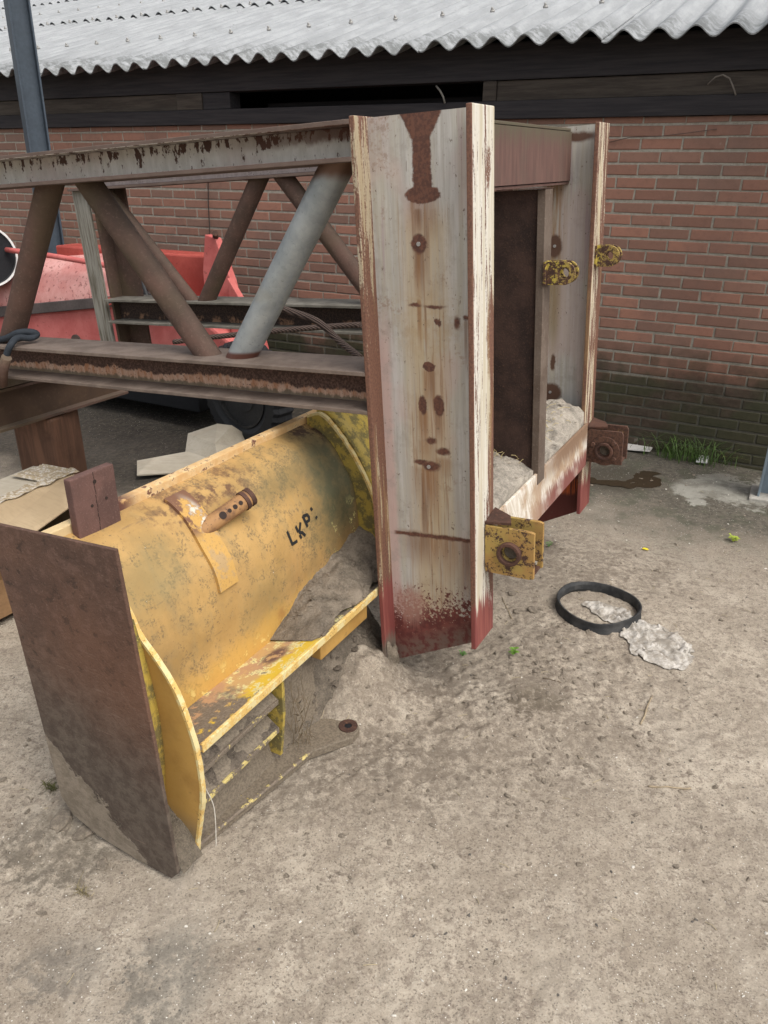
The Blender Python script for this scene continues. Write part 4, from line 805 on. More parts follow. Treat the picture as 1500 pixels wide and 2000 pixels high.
# ribs
def rib(name, outer, inner, a, th, mat, edge=True):
    O_ = spline([(p[0], p[1], 0) for p in outer], 5); I_ = spline([(p[0], p[1], 0) for p in inner], 5); n_ = 40
    def rs_(P):
        L = [0]
        for i in range(1, len(P)): L.append(L[-1]+(P[i]-P[i-1]).length)
        out = []
        for j in range(n_):
            s_ = L[-1]*j/(n_-1); i = max(q for q in range(len(L)-1) if L[q] <= s_+1e-9); out.append(P[i].lerp(P[i+1], min(1, (s_-L[i])/(L[i+1]-L[i]))))
        return out
    O_, I_ = rs_(O_), rs_(I_); vs = []
    for aa in (a, a+th):
        vs += [bl(p.x, aa, p.y) for p in O_]+[bl(p.x, aa, p.y) for p in I_]
    fs = []; N = 2*n_
    for i in range(n_-1): fs += [(i, i+1, n_+i+1, n_+i), (N+i, N+n_+i, N+n_+i+1, N+i+1), (i, N+i, N+i+1, i+1), (n_+i, n_+i+1, N+n_+i+1, N+n_+i)]
    fs += [(0, n_, N+n_, N), (n_-1, N+n_-1, N+2*n_-1, 2*n_-1)]
    m = MB(); m.addm(vs, fs); r_ = m.build(name, mat, bucket)
    if edge:
        e = MB(); vs = []
        for i in range(n_):
            d = (O_[min(i+1, n_-1)]-O_[max(i-1, 0)]).normalized(); nn = Vector((d.y, -d.x, 0)); 
            if (O_[i]+nn-I_[i]).length < (O_[i]-nn-I_[i]).length: nn = -nn
            w_ = .004*(.6+.8*random.random())
            for aa, q in ((a-.001, -.004), (a-.001, w_), (a+th+.001, w_), (a+th+.001, -.004)): p = O_[i]+nn*q; vs.append(bl(p.x, aa, p.y))
        fs = [(i*4+j, i*4+(j+1) % 4, (i+1)*4+(j+1) % 4, (i+1)*4+j) for i in range(n_-1) for j in range(4)]
        e.addm(vs, fs); e.build('worn_edge', M_YE, r_)
    return r_
rib('side_rib', [(-1.40, .83), (-1.33, .80), (-1.247, .705), (-1.211, .633), (-1.137, .546), (-1.099, .458), (-1.075, .362), (-1.070, .235), (-1.09, .126), (-1.117, .0)],
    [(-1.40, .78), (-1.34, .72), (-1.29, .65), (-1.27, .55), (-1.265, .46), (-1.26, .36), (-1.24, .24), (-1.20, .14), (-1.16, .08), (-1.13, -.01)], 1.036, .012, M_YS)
rib('side_rib', [(-1.46, .835), (-1.395, .847), (-1.295, .75), (-1.205, .599), (-1.17, .45), (-1.16, .30)], [(-1.46, .79), (-1.41, .775), (-1.36, .72), (-1.30, .63), (-1.27, .5), (-1.26, .3)], 2.10, .014, M_YM)
rb = MB(); pts = spline([(-1.43, .86, 0), (-1.38, .855, 0), (-1.275, .745, 0), (-1.20, .6, 0), (-1.17, .45, 0)], 6)
v1, f1 = grid(lambda u, v: bl(pts[int(v*(len(pts)-1)+.5)].x, 2.116+u*.45, pts[int(v*(len(pts)-1)+.5)].y), 6, len(pts)); rb.addm(v1, f1, True); o = rb.build('rear_shell', M_YM, bucket); sm = o.modifiers.new('t', 'SOLIDIFY'); sm.thickness = .01
# inner gusset strip between end plate and rib
v1, f1 = grid(lambda u, v: bl(-1.20+.035*math.sin(v*3)-.02*v, .968+u*.066, .12+v*.56), 5, 20); m = MB(); m.addm(v1, f1, True); o = m.build('gusset_strip', M_YM, bucket); o.modifiers.new('t', 'SOLIDIFY').thickness = .01
# top bar
MB().box(tuple(bl(-1.495, 1.0, .803)), tuple(bl(-1.466, 2.20, .832))).build('top_bar', M_YB, bucket, .003)
# lip
def lipf(u, v, o=0):
    a = 1.05+u*1.2; b = -1.252+.177*v; z = .300+.056*v+.012*math.sin(a*9)*v*.3
    return bl(b, a, z+o)
v1, f1 = grid(lambda u, v: lipf(u, v), 50, 12); v2, f2 = grid(lambda u, v: lipf(u, v, -.012), 50, 12); N = len(v1)
rim = [i for i in range(50)]+[j*50+49 for j in range(1, 12)]+[11*50+i for i in range(48, -1, -1)]+[j*50 for j in range(10, 0, -1)]
m = MB(); m.addm(v1+v2, f1+[tuple(i+N for i in q[::-1]) for q in f2]+[(rim[i], rim[(i+1) % len(rim)], N+rim[(i+1) % len(rim)], N+rim[i]) for i in range(len(rim))], False); lip = m.build('lip_plate', M_YL, bucket)
MB().box(tuple(bl(-1.082, 1.06, .333)), tuple(bl(-1.072, 2.22, .358))).build('worn_edge', M_YE, lip, .002)
# under-lip: skirt, slats, vertical gusset, base plate with eye
MB().extr([bl(-1.20, 1.05, .30), bl(-1.13, 1.05, .01), bl(-1.145, 1.05, .01), bl(-1.215, 1.05, .30)], Vector((0, .9, 0))).build('skirt_plate', M_YSO, bucket)
for (z, b1) in ((.258, -1.095), (.158, -1.098)):
    MB().extr([bl(b1, 1.055, z), bl(b1-.008, 1.055, z-.010), bl(b1-.075, 1.055, z+.028), bl(b1-.068, 1.055, z+.045)], Vector((0, .335, 0))).build('slat', M_YSO, bucket, .002)
    MB().box(tuple(bl(b1-.006, 1.06, z-.010)), tuple(bl(b1+.003, 1.385, z+.004))).build('slat_edge', M_YED, bucket, .002)
for z in (.258, .158):
    _v, _f = grid(lambda u, v: bl(-1.100-.075*v, 1.058+u*.33, z-.006+.045*v+.016*(float(fbm(np.array([u*.33+z]), np.array([v*.08]), 30, 3, 12)[0]))), 50, 10)
    _m = MB(); _m.addm(_v, _f, True); _m.build('caked_soil', M_SOIL2, bucket)
MB().extr([bl(-1.085, 1.395, .333), bl(-1.087, 1.395, .20), bl(-1.105, 1.395, .05), bl(-1.22, 1.395, .05), bl(-1.22, 1.395, .29)], Vector((0, .012, 0))).build('gusset', M_YM, bucket, .001)
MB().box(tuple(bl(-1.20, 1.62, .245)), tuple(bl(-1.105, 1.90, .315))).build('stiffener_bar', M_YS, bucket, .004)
bp = [(-1.122, 1.035), (-1.10, 1.2), (-1.072, 1.40), (-1.062, 1.48), (-1.02, 1.545), (-.985, 1.60), (-.985, 1.645), (-1.015, 1.675), (-1.06, 1.66), (-1.13, 1.62), (-1.2, 1.5), (-1.2, 1.035)]
M_LUGP = m_sand('soil_caked_plate', (.21, .175, .13), 25)
MB().extr([bl(b, a, -.012) for b, a in bp], Vector((0, 0, .028))).build('base_plate', M_YSO, bucket, .003)
_be = [bl(b+.002, a, .017) for b, a in bp[:4]]
MB().tube(_be, .0065, 6, smooth=False).build('worn_edge', M_YED, bucket)
MB().ring(bl(-1.022, 1.636, .0165), (0, 0, 1), .030, .012, .004).build('eye_ring', M_RUST, bucket, .001)
MB().tube([bl(-1.022, 1.636, .0165), bl(-1.022, 1.636, .0175)], .012, 20).build('eye_hole', M_DARK, bucket)
# strap and pin
drumgrid(1.37, 1.445, .010, 8, M_YST, 'strap_band', bucket, .001, .05, .345, .010, 50)
p0 = bl(-1.352, 1.385, .705); p1 = bl(-1.300, 1.585, .765); dn = (p1-p0).normalized()
side = Vector((0, -.3, 1)).cross(dn).normalized(); upn = dn.cross(side)
g = Mt('rusted_pin_sleeve', .7); n = g.noise(20, 5, .7); f = g.noise(90, 4, .7); c = g.mix(g.ss(n, .4, .62), (.33, .18, .075), (.19, .10, .05)); c = g.mix(g.ss(f, .6, .68), c, (.07, .04, .03))
M_PIN = g.fin(c, .7, bump=f, bs=.4)
pin = MB().tube([p0-dn*.02, p0+dn*.2*1.0], .025, 28).build('pin_sleeve', M_PIN, bucket, .002)
MB().ring(p0+dn*.178, dn, .0285, .024, .012).ring(p0+dn*.197, dn, .0275, .018, .014).build('sleeve_collar', M_RUST, pin, .001)
cv = (Vector((0, 0, CAMZ))-(W(1.5, -1.3, .72))); cvl = Vector((cv.dot(BB), cv.dot(AA), cv.z)).normalized(); ou = (cvl-dn*cvl.dot(dn)).normalized()
hl = MB()
for i, (s_, r_) in enumerate(((.098, .011), (.122, .006), (.142, .007), (.162, .0065))):
    p = p0+dn*s_+ou*.0248; hl.tube([p-ou*.002, p+ou*.001], r_, 12)
hl.build('sleeve_hole', m_plain('hole_dark', (.03, .02, .016), .9), pin)
# square plate on the bar
sq = MB().box(tuple(bl(-1.462, 1.10, .782)), tuple(bl(-1.438, 1.232, .950))).build('square_plate', m_rust('crusty_plate', (.14, .075, .062), (.09, .05, .042), (.19, .12, .10), 14, 1.), bucket, .003)
h = MB()
for (a, z, r_) in ((1.168, .925, .005), (1.150, .868, .004), (1.195, .872, .004)): h.tube([bl(-1.4385, a, z), bl(-1.4365, a, z)], r_, 10)
for i in range(14):
    z = .95-.165*i/14; h.box(tuple(bl(-1.4378, 1.166-.001*i*.2+.001*math.sin(i*2), z-.010)), tuple(bl(-1.4369, 1.1672-.001*i*.2+.001*math.sin(i*2), z)))
h.build('plate_hole', m_plain('hole_dark_b', (.03, .02, .016), .9), sq)
# stencilled letters on the curved back
def stroke(m, pts, w=.0052):
    for (a, s_), (a2, s2) in zip(pts[:-1], pts[1:]):
        L = math.hypot(a2-a, s2-s_); px_, py_ = -(s2-s_)/L*w, (a2-a)/L*w; ex, ey = (a2-a)/L*w*.4, (s2-s_)/L*w*.4; nn = 5; top = []; 
        for j in range(nn+1):
            f_ = j/nn; ca_, cs_ = a-ex+(a2-a+2*ex)*f_, s_-ey+(s2-s_+2*ey)*f_
            for sg in (1, -1): 
                dn_ = (float(fbm(np.array([ca_+px_*sg]), np.array([cs_+py_*sg]), 5, 2, 77)[0])-.5)*.010
                p, _ = drum(cs_+py_*sg, .0016+dn_); top.append(bl(p.x, ca_+px_*sg, p.y))
        m.addm(top, [(2*j, 2*j+1, 2*j+3, 2*j+2) for j in range(nn)])
def letter(m, a, s_, segs, W_=.030, H_l=.046, sl=.012):
    for sg in segs: stroke(m, [(a+x*W_+(1-y)*sl, s_-y*H_l) for x, y in sg])
M_STN = m_plain('stencil_black', (.02, .02, .02), .7)
for nm_, args in (('letter_l', (1.705, .350, [[(0, 1), (0, 0), (.85, 0)]])), ('letter_k', (1.752, .350, [[(0, .95), (0, .55)], [(.05, .25), (.1, 0)], [(.9, 1), (.15, .45), (.55, .3), (.8, 0)]])),
                  ('letter_p', (1.798, .334, [[(0, 1), (0, .15)], [(.05, 1), (.7, .95), (.8, .72), (.65, .5), (.1, .48)]], .03, .044)), ('paint_mark', (1.845, .320, [[(0, 1), (.05, .82)]], .03, .040)), ('paint_mark', (1.845, .320, [[(.1, .12), (.15, .0)]], .03, .040))):
    lt = MB(); letter(lt, *args); lt.build(nm_, M_STN, curved)
# mud on the lip
def vnn(x): return float(vn(np.array([x]), np.array([.5]), 8)[0])
def mudf(u, v):
    a = 1.56+u*.68; env = math.sin(min(1, u*3.2+.05)*1.57)
    top = .008+.160*u+.03*float(fbm(np.array([a]), np.array([.3]), 22, 3, 3)[0])
    b = -1.262+(.172-.015*math.sin(a*30))*v; z0 = .300+.056*max(0, (b+1.252)/.177)
    hh = top*(1-v)**1.1*env+.004+.012*min(1, u*5)*(1-v**4)+.020*math.sin(v*3.14)*env*(.4+.6*vnn(a*9)); hh += .034*(float(fbm(np.array([a]), np.array([b]), 30, 4, 9)[0])-.35)*env
    return W(a, b, z0+max(-.002, hh))
vs, fs = grid(mudf, 80, 40); m = MB(); m.addm(vs, fs, True); o = m.build('mud_pile', M_MUD); tag(o, 'grey brown mud caked on the bucket lip beside the front upright', 'mud', kind='stuff')
mp = []
for _ in range(90):
    p = mudf(random.random(), random.random()); mp.append((p, .003+.011*random.random()**2))
o = scatter_stones('mud_crumbs', mp, M_MUD); tag(o, 'mud crumbs sitting on the caked bucket lip', 'mud', kind='stuff')
# soil inside the bucket foot
def soilf(u, v):
    a = 1.41+u*.62; b = -1.235+(.13+.15*max(0, min(1, (u-.35)/.3)))*v; h = .30*(1-v)**1.2*(1-.15*u)*(.55+.45*min(1, u*3+.3))+.012; h = min(h, .305); h += (.07*(float(fbm(np.array([a]), np.array([b]), 18, 4, 29)[0])-.5)+.03*max(0., float(fbm(np.array([a]), np.array([b]), 42, 2, 30)[0])-.5))*math.sin(min(1, v*2)*1.57)
    return W(a, b, h-.045*v)
vs, fs = grid(soilf, 90, 50); m = MB(); m.addm(vs, fs, True); o = m.build('soil_slope', m_sand('slope_soil', (.165, .137, .105), 20)); tag(o, 'loose soil slope spilling from under the bucket lip to the upright foot', 'soil', kind='stuff')
sp_ = []
for _ in range(260):
    p = soilf(random.random(), random.random()); sp_.append((p, .003+.014*random.random()**3))
o = scatter_stones('soil_crumbs', sp_, M_SOIL2); tag(o, 'dark crumbs and small clods resting on the soil slope under the lip', 'soil', kind='stuff')
def soilg(u, v):
    a = 0.966+u*.07; b = -1.23+.14*v; h = .15*(1-v)**.8+.03*(float(fbm(np.array([a]), np.array([b]), 30, 3, 2)[0])-.5)+.02; return W(a, b, h)
vs, fs = grid(soilg, 12, 24); m = MB(); m.addm(vs, fs, True); o = m.build('soil_pocket', M_SOIL); tag(o, 'dark soil packed between the rusty end plate and the yellow rib', 'soil', kind='stuff')
def gr1():
    p = W(random.uniform(1.47, 1.52), -1.10+random.uniform(-.03, .03), random.uniform(.03, .2)); return [p, p+Vector((random.uniform(-.02, .02), random.uniform(-.02, .02), random.uniform(-.06, .08)))]
straw('root_wisps', gr1, 70, 'dry brown roots hanging below the bucket lip', (.16, .12, .075), .0009)
rope('wire_loop', [W(1.06, -1.085, .23), W(1.075, -1.075, .16), W(1.075, -1.073, .10), W(1.07, -1.075, .02)], .0012, M_CHIP, 'thin pale wire curling down beside the yellow rib foot', 'wire')
# ------------------------------------------------------------------ red machine behind the truss
def rm(w, n, z): return Vector((w, n, z))
red = empty('red_machine', Wl(-3.0, -1.0, 0), WYAW, label='faded red farm machine with domed cover behind the truss', cat='machine')
def m_red(name, a, b, spots=.63):
    g = Mt(name, .5); n = g.noise(5, 5, .65); f = g.noise(38, 4, .7); c = g.mix(g.ss(n, .35, .65), a, b); c = g.mix(g.mul(g.ss(g.add(f, g.mul(g.add(n, -.5), .2)), spots, spots+.03), .65), c, (.18, .05, .045))
    return g.fin(c, g.ss(f, .4, .6, .45, .65), bump=f, bs=.12)
M_RED = m_red('faded_red', (.46, .105, .095), (.56, .16, .145)); M_PINK = m_red('sun_bleached_red', (.50, .20, .18), (.62, .33, .30), .58); M_REDD = m_red('deep_red', (.30, .05, .038), (.42, .085, .065), .64)
X0 = 3.0; N0 = 1.0
def q3(w, n, z): return Vector((w+X0, n+N0, z))
def poly_extr(pts, n0, n1): return MB().extr([q3(w, n0, z) for w, z in pts], Vector((0, n1-n0, 0)))
poly_extr([(-4.4, .54), (-2.66, .80), (-2.35, .78), (-2.05, .60), (-1.98, .33), (-4.4, .20)], -1.0, -.62).build('lower_body', M_RED, red, .02)
v1, f1 = grid(lambda u, v: q3(-4.4+u*1.62, -1.02+.45*(1-math.cos(v*1.9))*.62, .60+.165*u+.34*math.sin(v*1.9)*(1-.55*max(0, u-.75)*4*.35)*(1 if u < .9 else 1-((u-.9)/.1)**2*.5)), 30, 18)
m = MB(); m.addm(v1, f1, True); o = m.build('dome_cover', M_PINK, red); o.modifiers.new('t', 'SOLIDIFY').thickness = .012
MB().extr([q3(-4.4, -1.04, .54), q3(-2.64, -1.04, .80), q3(-2.64, -1.04, .865), q3(-4.4, -1.04, .615)], Vector((0, .03, 0))).build('rubber_seal', m_plain('grey_rubber_seal', (.085, .07, .066), .85), red, .004)
hd = MB(); cpt = q3(-2.99, -1.065, .785); hp = []
for i in range(25): a = i/24*6.283; hp.append(cpt+Vector((.065*math.cos(a), 0, .020*math.sin(a)+.010*math.cos(a))))
hd.tube(hp, .006, 8); hd.build('cover_handle', M_REDD, red)
MB().tube([q3(-3.42, -1.012, .47), q3(-3.42, -1.0, .47)], .045, 20).build('grease_patch', m_plain('greasy_dirt', (.09, .065, .055), .9), red)
MB().box(tuple(q3(-3.75, -.78, .70)), tuple(q3(-2.32, -.58, 1.08))).build('rear_box', M_REDD, red, .012)
poly_extr([(-2.34, .62), (-2.04, .58), (-2.12, .95), (-2.22, 1.20), (-2.30, 1.22), (-2.34, 1.0)], -.86, -.80).build('upright_bracket', M_RED, red, .004)
poly_extr([(-2.10, .60), (-2.0, .60), (-2.0, .84), (-2.10, .98)], -.92, -.87).build('side_bracket', M_RED, red, .004)
MB().tube([q3(-2.24, -.83, 1.20), q3(-2.20, -.88, 1.235)], .018, 10).build('pin_head', M_RUST, red)
tb = [(-3.95, 1.06), (-3.4, 1.035), (-2.75, .985), (-2.50, .955), (-2.38, .90), (-2.33, .80), (-2.32, .65)]
MB().tube([Vector(p) for p in spline([q3(w, -1.03+.01*i, z) for i, (w, z) in enumerate(tb)], 6)], .018, 14).build('guard_tube', M_RED, red)
MB().tube([q3(-3.05, -.9, .93), q3(-3.05, -.9, 1.06), q3(-2.98, -.9, 1.10), q3(-2.93, -.9, 1.04)], .012, 10).build('hook', M_RUST, red)
MB().box(tuple(q3(-4.4, -1.06, .12)), tuple(q3(-2.3, -.5, .34))).build('underframe', m_plain('dark_underframe', (.008, .009, .011), .8), red, .01)
MB().box(tuple(q3(-2.75, -1.05, .80)), tuple(q3(-2.45, -.95, .86))).build('hinge_block', m_plain('dark_hinge', (.03, .028, .03), .7), red, .006)
def wheel(parent, c, ax, r, w):
    m = MB(); prof_ = [(r*.60, -w*.35), (r*.72, -w*.5), (r*.92, -w*.5), (r*.99, -w*.35), (r, 0), (r*.99, w*.35), (r*.92, w*.5), (r*.72, w*.5), (r*.60, w*.35)]; ns = 72; vs = []
    ax = Vector(ax).normalized(); x = ax.cross(Vector((0, 0, 1))).normalized(); y = x.cross(ax)
    for i in range(ns):
        a = 6.28318*i/ns
        for (rr, h) in prof_:
            q_ = rr-(.012 if (i % 2 and rr > r*.9) else 0); vs.append(Vector(c)+(x*math.cos(a)+y*math.sin(a))*q_+ax*h)
    P_ = len(prof_); fs = [(i*P_+j, ((i+1) % ns)*P_+j, ((i+1) % ns)*P_+(j+1) % P_, i*P_+(j+1) % P_) for i in range(ns) for j in range(P_)]
    m.addm(vs, fs, False); t = m.build('tyre', M_BLK, parent)
    MB().ring(Vector(c)-ax*w*.30, ax, r*.60, r*.30, w*.12).ring(Vector(c)-ax*w*.42, ax, r*.61, r*.56, w*.2).tube([Vector(c)-ax*w*.35, Vector(c)+ax*w*.2], r*.31, 24).build('rim', m_plain('grey_rim', (.04, .04, .04), .6, metal=.3), t)
wc_ = onpl(480, 762, Wl(0, -1.15, 0), WN); wl_ = Vector(((wc_-W0).dot(WD)+X0, -1.15+N0, .33))
whl = empty('wheel'); whl.parent = red; wheel(whl, wl_+Vector((0, .02, 0)), (.15, 1, 0), .33, .17)
# white-rimmed tub hanging at the left edge
tp = onpl(-30, 500, Wl(0, -1.15, 0), WN); tub = MB(); axt = (Vector((0, 0, CAMZ))-tp).normalized(); axt = (axt+Vector((.15, 0, .1))).normalized()
tube_ = empty('white_rimmed_tub', tp, label='black plastic tub with a white torn rim at the left edge', cat='tub')
MB().ring((0, 0, 0), axt, .212, .198, .015, 48).build('rim', m_plain('white_plastic', (.62, .62, .60), .6), tube_)
MB().tube([-axt*.3, -axt*.001], .1895, 40).build('body', M_DARK, tube_)
MB().ring(-axt*.3, axt, .212, .19, .3, 48).build('tub_wall', M_BLK, tube_)
# small shackle ring under the top chord
cr = MB(); c0_ = FP(-2.17, -.02, 1.63); 
cr.tube([c0_+(FT*math.cos(a)*.012+FU*math.sin(a)*.016) for a in [i*.42 for i in range(16)]], .003, 8); tag(cr.build('shackle_ring', M_RUST), 'small rusty ring hooked below the upper beam at the left edge', 'ring')
# ------------------------------------------------------------------ cardboard
def m_card(name, c, c2):
    g = Mt(name, .85); n = g.noise(4, 5, .6); s_ = g.noise(1., 3, .6, g.vec(g.mul(g.x, 6), g.mul(g.y, 90), g.mul(g.z, 90))); col = g.mix(g.ss(n, .35, .65), c, c2); col = g.mix(g.mul(g.ss(s_, .5, .6), .2), col, tuple(x*.7 for x in c)); return g.fin(col, .85, bump=s_, bs=.15)
M_CARD = m_card('brown_card', (.36, .27, .165), (.44, .335, .21)); M_CARDP = m_card('faded_card', (.38, .335, .26), (.48, .43, .345)); M_CARDI = m_card('inner_card', (.20, .115, .055), (.27, .16, .08))
bx = empty('cardboard_box', W(1.7, -2.7, 0), -AZ, label='crushed taped cardboard box beside the timber block', cat='box')
def bq(a, b, z): return Vector((b+2.7, a-1.7, z))
def sheetp(name, pts, mat, parent, th=.006, cuts=0):
    m = MB(); m.addm(pts, [tuple(range(len(pts)))]); o = m.build(name, mat, parent); o.modifiers.new('t', 'SOLIDIFY').thickness = th; return o
sheetp('side_panel', [bq(1.30, -2.52, .02), bq(2.0, -2.50, .02), bq(1.97, -2.50, .30), bq(1.30, -2.49, .27)], M_CARDI, bx)
sheetp('side_panel', [bq(1.30, -2.52, .02), bq(1.30, -2.93, .02), bq(1.30, -2.92, .33), bq(1.30, -2.49, .27)], M_CARD, bx)
sheetp('side_panel', [bq(2.0, -2.50, .02), bq(2.06, -2.93, .02), bq(2.08, -2.93, .37), bq(1.97, -2.50, .30)], M_CARD, bx)
sheetp('side_panel', [bq(1.30, -2.93, .02), bq(2.06, -2.93, .02), bq(2.08, -2.93, .37), bq(1.30, -2.92, .33)], M_CARD, bx)
sheetp('top_flap', [bq(1.22, -2.93, .355), bq(2.08, -2.95, .375), bq(2.11, -2.73, .385), bq(1.22, -2.70, .365)], M_CARDP, bx)
fl = sheetp('top_flap', [bq(1.22, -2.695, .366), bq(2.11, -2.725, .384), bq(1.98, -2.53, .345), bq(1.60, -2.47, .30), bq(1.22, -2.47, .28)], M_CARD, bx)
g = Mt('packing_tape', .18); n = g.noise(60, 3, .7); g.b.inputs['Specular IOR Level'].default_value = .8
M_TAPE = g.fin(g.mix(g.ss(n, .45, .6), (.36, .29, .19), (.55, .50, .42)), .18, bump=n, bs=.6)
tv, tf_ = grid(lambda u, v: bq(1.22+u*.90, -2.755+v*.055+.006*math.sin(u*40), .3735+.019*u+.003*math.sin(u*70+v*4)-.012*max(0, v-.6)), 60, 5); m = MB(); m.addm(tv, tf_); m.build('tape_strip', M_TAPE, bx)
tv, tf_ = grid(lambda u, v: bq(1.93+u*.17+.02*v, -2.90+v*.17, .389+.003*math.sin(u*60)+.0*v), 24, 8); m = MB(); m.addm(tv, tf_); m.build('tape_strip', M_TAPE, bx)
sheetp('loose_flap', [bq(1.50, -2.60, .012), bq(1.74, -2.56, .015), bq(1.70, -2.47, .22), bq(1.45, -2.47, .26)], M_CARDI, bx)
def card(name, px, hts, mat, label, base=None):
    pts = [G(x, y, h) for (x, y), h in zip(px, hts)]; o = sheetp(name, pts, mat, None, .006); return tag(o, label, 'cardboard', 'flattened cardboard pieces')
cA = [G(x, y, h) for (x, y), h in zip([(362, 893), (368, 848), (425, 829), (452, 832), (492, 858), (505, 880), (430, 915)], [.03, .12, .17, .16, .04, .03, .03])]
ctr = G(420, 868, .13)
m = MB(); m.addm(cA+[ctr], [(i, (i+1) % 7, 7) for i in range(7)]); o = m.build('cardboard_sheet', M_CARDP); o.modifiers.new('t', 'SOLIDIFY').thickness = .006; tag(o, 'folded pale cardboard sheet peaked up behind the bucket', 'cardboard', 'flattened cardboard pieces')
cB = [G(x, y, h) for (x, y), h in zip([(268, 902), (268, 930), (332, 926), (400, 925), (420, 900), (366, 884), (300, 896)], [.03, .03, .02, .02, .05, .06, .05])]
m = MB(); m.addm(cB, [tuple(range(7))]); o = m.build('cardboard_sheet', M_CARDP); o.modifiers.new('t', 'SOLIDIFY').thickness = .008; tag(o, 'long flat torn cardboard strip on the dark ground left of the peaked sheet', 'cardboard', 'flattened cardboard pieces')
# ------------------------------------------------------------------ small things on the ground
# rubber band
pts = [(1088, 1180), (1093, 1163), (1112, 1151), (1140, 1148), (1175, 1152), (1210, 1163), (1238, 1178), (1250, 1194), (1247, 1208), (1228, 1221), (1195, 1231), (1160, 1231), (1125, 1218), (1100, 1200)]
cl = [G(x, y, .02) for x, y in pts]; n = len(cl); sm_ = []
for i in range(n):
    for j in range(8):
        t = j/8; a, b, c, d = cl[i-1], cl[i], cl[(i+1) % n], cl[(i+2) % n]; sm_.append(.5*((2*b)+(c-a)*t+(2*a-5*b+4*c-d)*t*t+(3*b-a-3*c+d)*t**3))
N = len(sm_); vs = []
for i, p in enumerate(sm_):
    d = (sm_[(i+1) % N]-sm_[i-1]); d.z = 0; d.normalize(); o_ = Vector((d.y, -d.x, 0)); h0 = sum(hz(sm_[(i+dd) % N]) for dd in range(-18, 19, 4))/10+.001; tw_ = .004*math.sin(i*.12)
    for (rr, h) in ((-.006, -.004), (.005, -.004), (.0085+tw_, .012), (.0075+tw_, .032), (.003, .042), (-.003, .042), (-.002, .022)): vs.append(Vector((p.x, p.y, h0+h))+o_*rr)
P_ = 7; m = MB(); m.addm(vs, [(i*P_+j, ((i+1) % N)*P_+j, ((i+1) % N)*P_+(j+1) % P_, i*P_+(j+1) % P_) for i in range(N) for j in range(P_)], False)
g = Mt('dusty_rubber', .7); nn = g.noise(14, 5, .65); M_BELT = g.fin(g.mix(g.ss(nn, .4, .65), (.026, .027, .028), (.060, .059, .057)), .7, bump=nn, bs=.2)
tag(m.build('rubber_band', M_BELT, None, .0015), 'black rubber drive band lying in an egg shaped loop on the sand', 'rubber band')
# rag
cen = [(1140, 1178), (1170, 1192), (1200, 1205), (1222, 1216), (1250, 1240), (1285, 1262), (1315, 1285), (1345, 1300)]; wid = [.02, .045, .06, .045, .095, .115, .09, .045]
cc = [GG(x, y) for x, y in cen]; na, nb = 150, 70
def ragf(u, v):
    f_ = u*(len(cc)-1); i = min(int(f_), len(cc)-2); t = f_-i; p = cc[i].lerp(cc[i+1], t); w_ = wid[i]+(wid[i+1]-wid[i])*t; d = (cc[i+1]-cc[i]); d.z = 0; d.normalize(); s_ = Vector((-d.y, d.x, 0))
    v2 = (v-.5)*2; edge = 1+.25*(float(fbm(np.array([u*3]), np.array([v2]), 5, 2, 4)[0])-.5)*2; q_ = p+s_*v2*w_*edge
    a = np.array([q_.x]); b = np.array([q_.y]); wx = float(fbm(a, b, 9, 2, 90)[0])*.12
    ac = v2*w_; nz = float(fbm(np.array([u*5]), np.array([ac*14+3]), 1.2, 3, 91)[0]); nb_ = float(fbm(np.array([u*7+9]), np.array([ac*20]), 1.1, 2, 97)[0])
    r1 = (1-abs(math.sin(ac*48+9*nz+u*7)))**1.3*(.35+1.1*nb_); r2 = (1-abs(math.sin(ac*110-u*31+8*nb_)))*(.2+.8*nz)
    e_ = max(0, 1-abs(v2)**6)*min(1, u*12, (1-u)*12)
    z = hz(q_)+.004+(r1*.017+r2*.005)*e_
    return Vector((q_.x, q_.y, z))+s_*(max(0, r1)*.012)+d*(max(0, r2)*.006)
vs, fs = grid(ragf, na, nb); m = MB(); m.addm(vs, fs, True); g = Mt('dirty_cloth', .9); nn = g.noise(16, 6, .7); f = g.noise(60, 5, .7)
M_RAG = g.fin(g.mix(g.ss(g.add(g.mul(nn, .6), g.mul(f, .4)), .42, .60), (.27, .24, .20), (.49, .46, .415)), .9, bump=f, bs=.3)
rag = m.build('crumpled_rag', M_RAG); rag.modifiers.new('t', 'SOLIDIFY').thickness = .0015; tag(rag, 'crumpled dirty white rag partly under the black rubber band', 'rag')
# grass tuft
def blades(name, base, n, hgt, spread, mat, label, cat, lean=.6, w=.0035, bias=(0, 0)):
    m = MB()
    for _ in range(n):
        p = Vector((base.x, base.y, base.z))+WD*random.gauss(0, spread)+WN*random.gauss(0, spread*.25); h = hgt*random.uniform(.45, 1.15); th = random.random()*6.28; l = random.uniform(.15, 1)*lean*h; d = Vector((math.cos(th)*l+bias[0]*h, math.sin(th)*l+bias[1]*h, 0)); s_ = Vector((-math.sin(th), math.cos(th), 0)); vs = []
        for j in range(6):
            t = j/5; c = p+d*t*t*1.3+Vector((0, 0, h*(t-.28*t*t*lean*1.6))); ww = w*(1-t**1.8)*.5+.0003; vs += [c-s_*ww, c+s_*ww]
        m.addm(vs, [(2*j, 2*j+1, 2*j+3, 2*j+2) for j in range(5)], True)
    return tag(m.build(name, mat), label, cat)
M_GRASS = m_plain('grass_green', (.075, .13, .030), .6, .5, 14); M_LEAF = m_plain('fresh_leaf', (.13, .27, .03), .5, .3, 30); M_LEAF2 = m_plain('soft_leaf', (.10, .24, .05), .5, .3, 30)
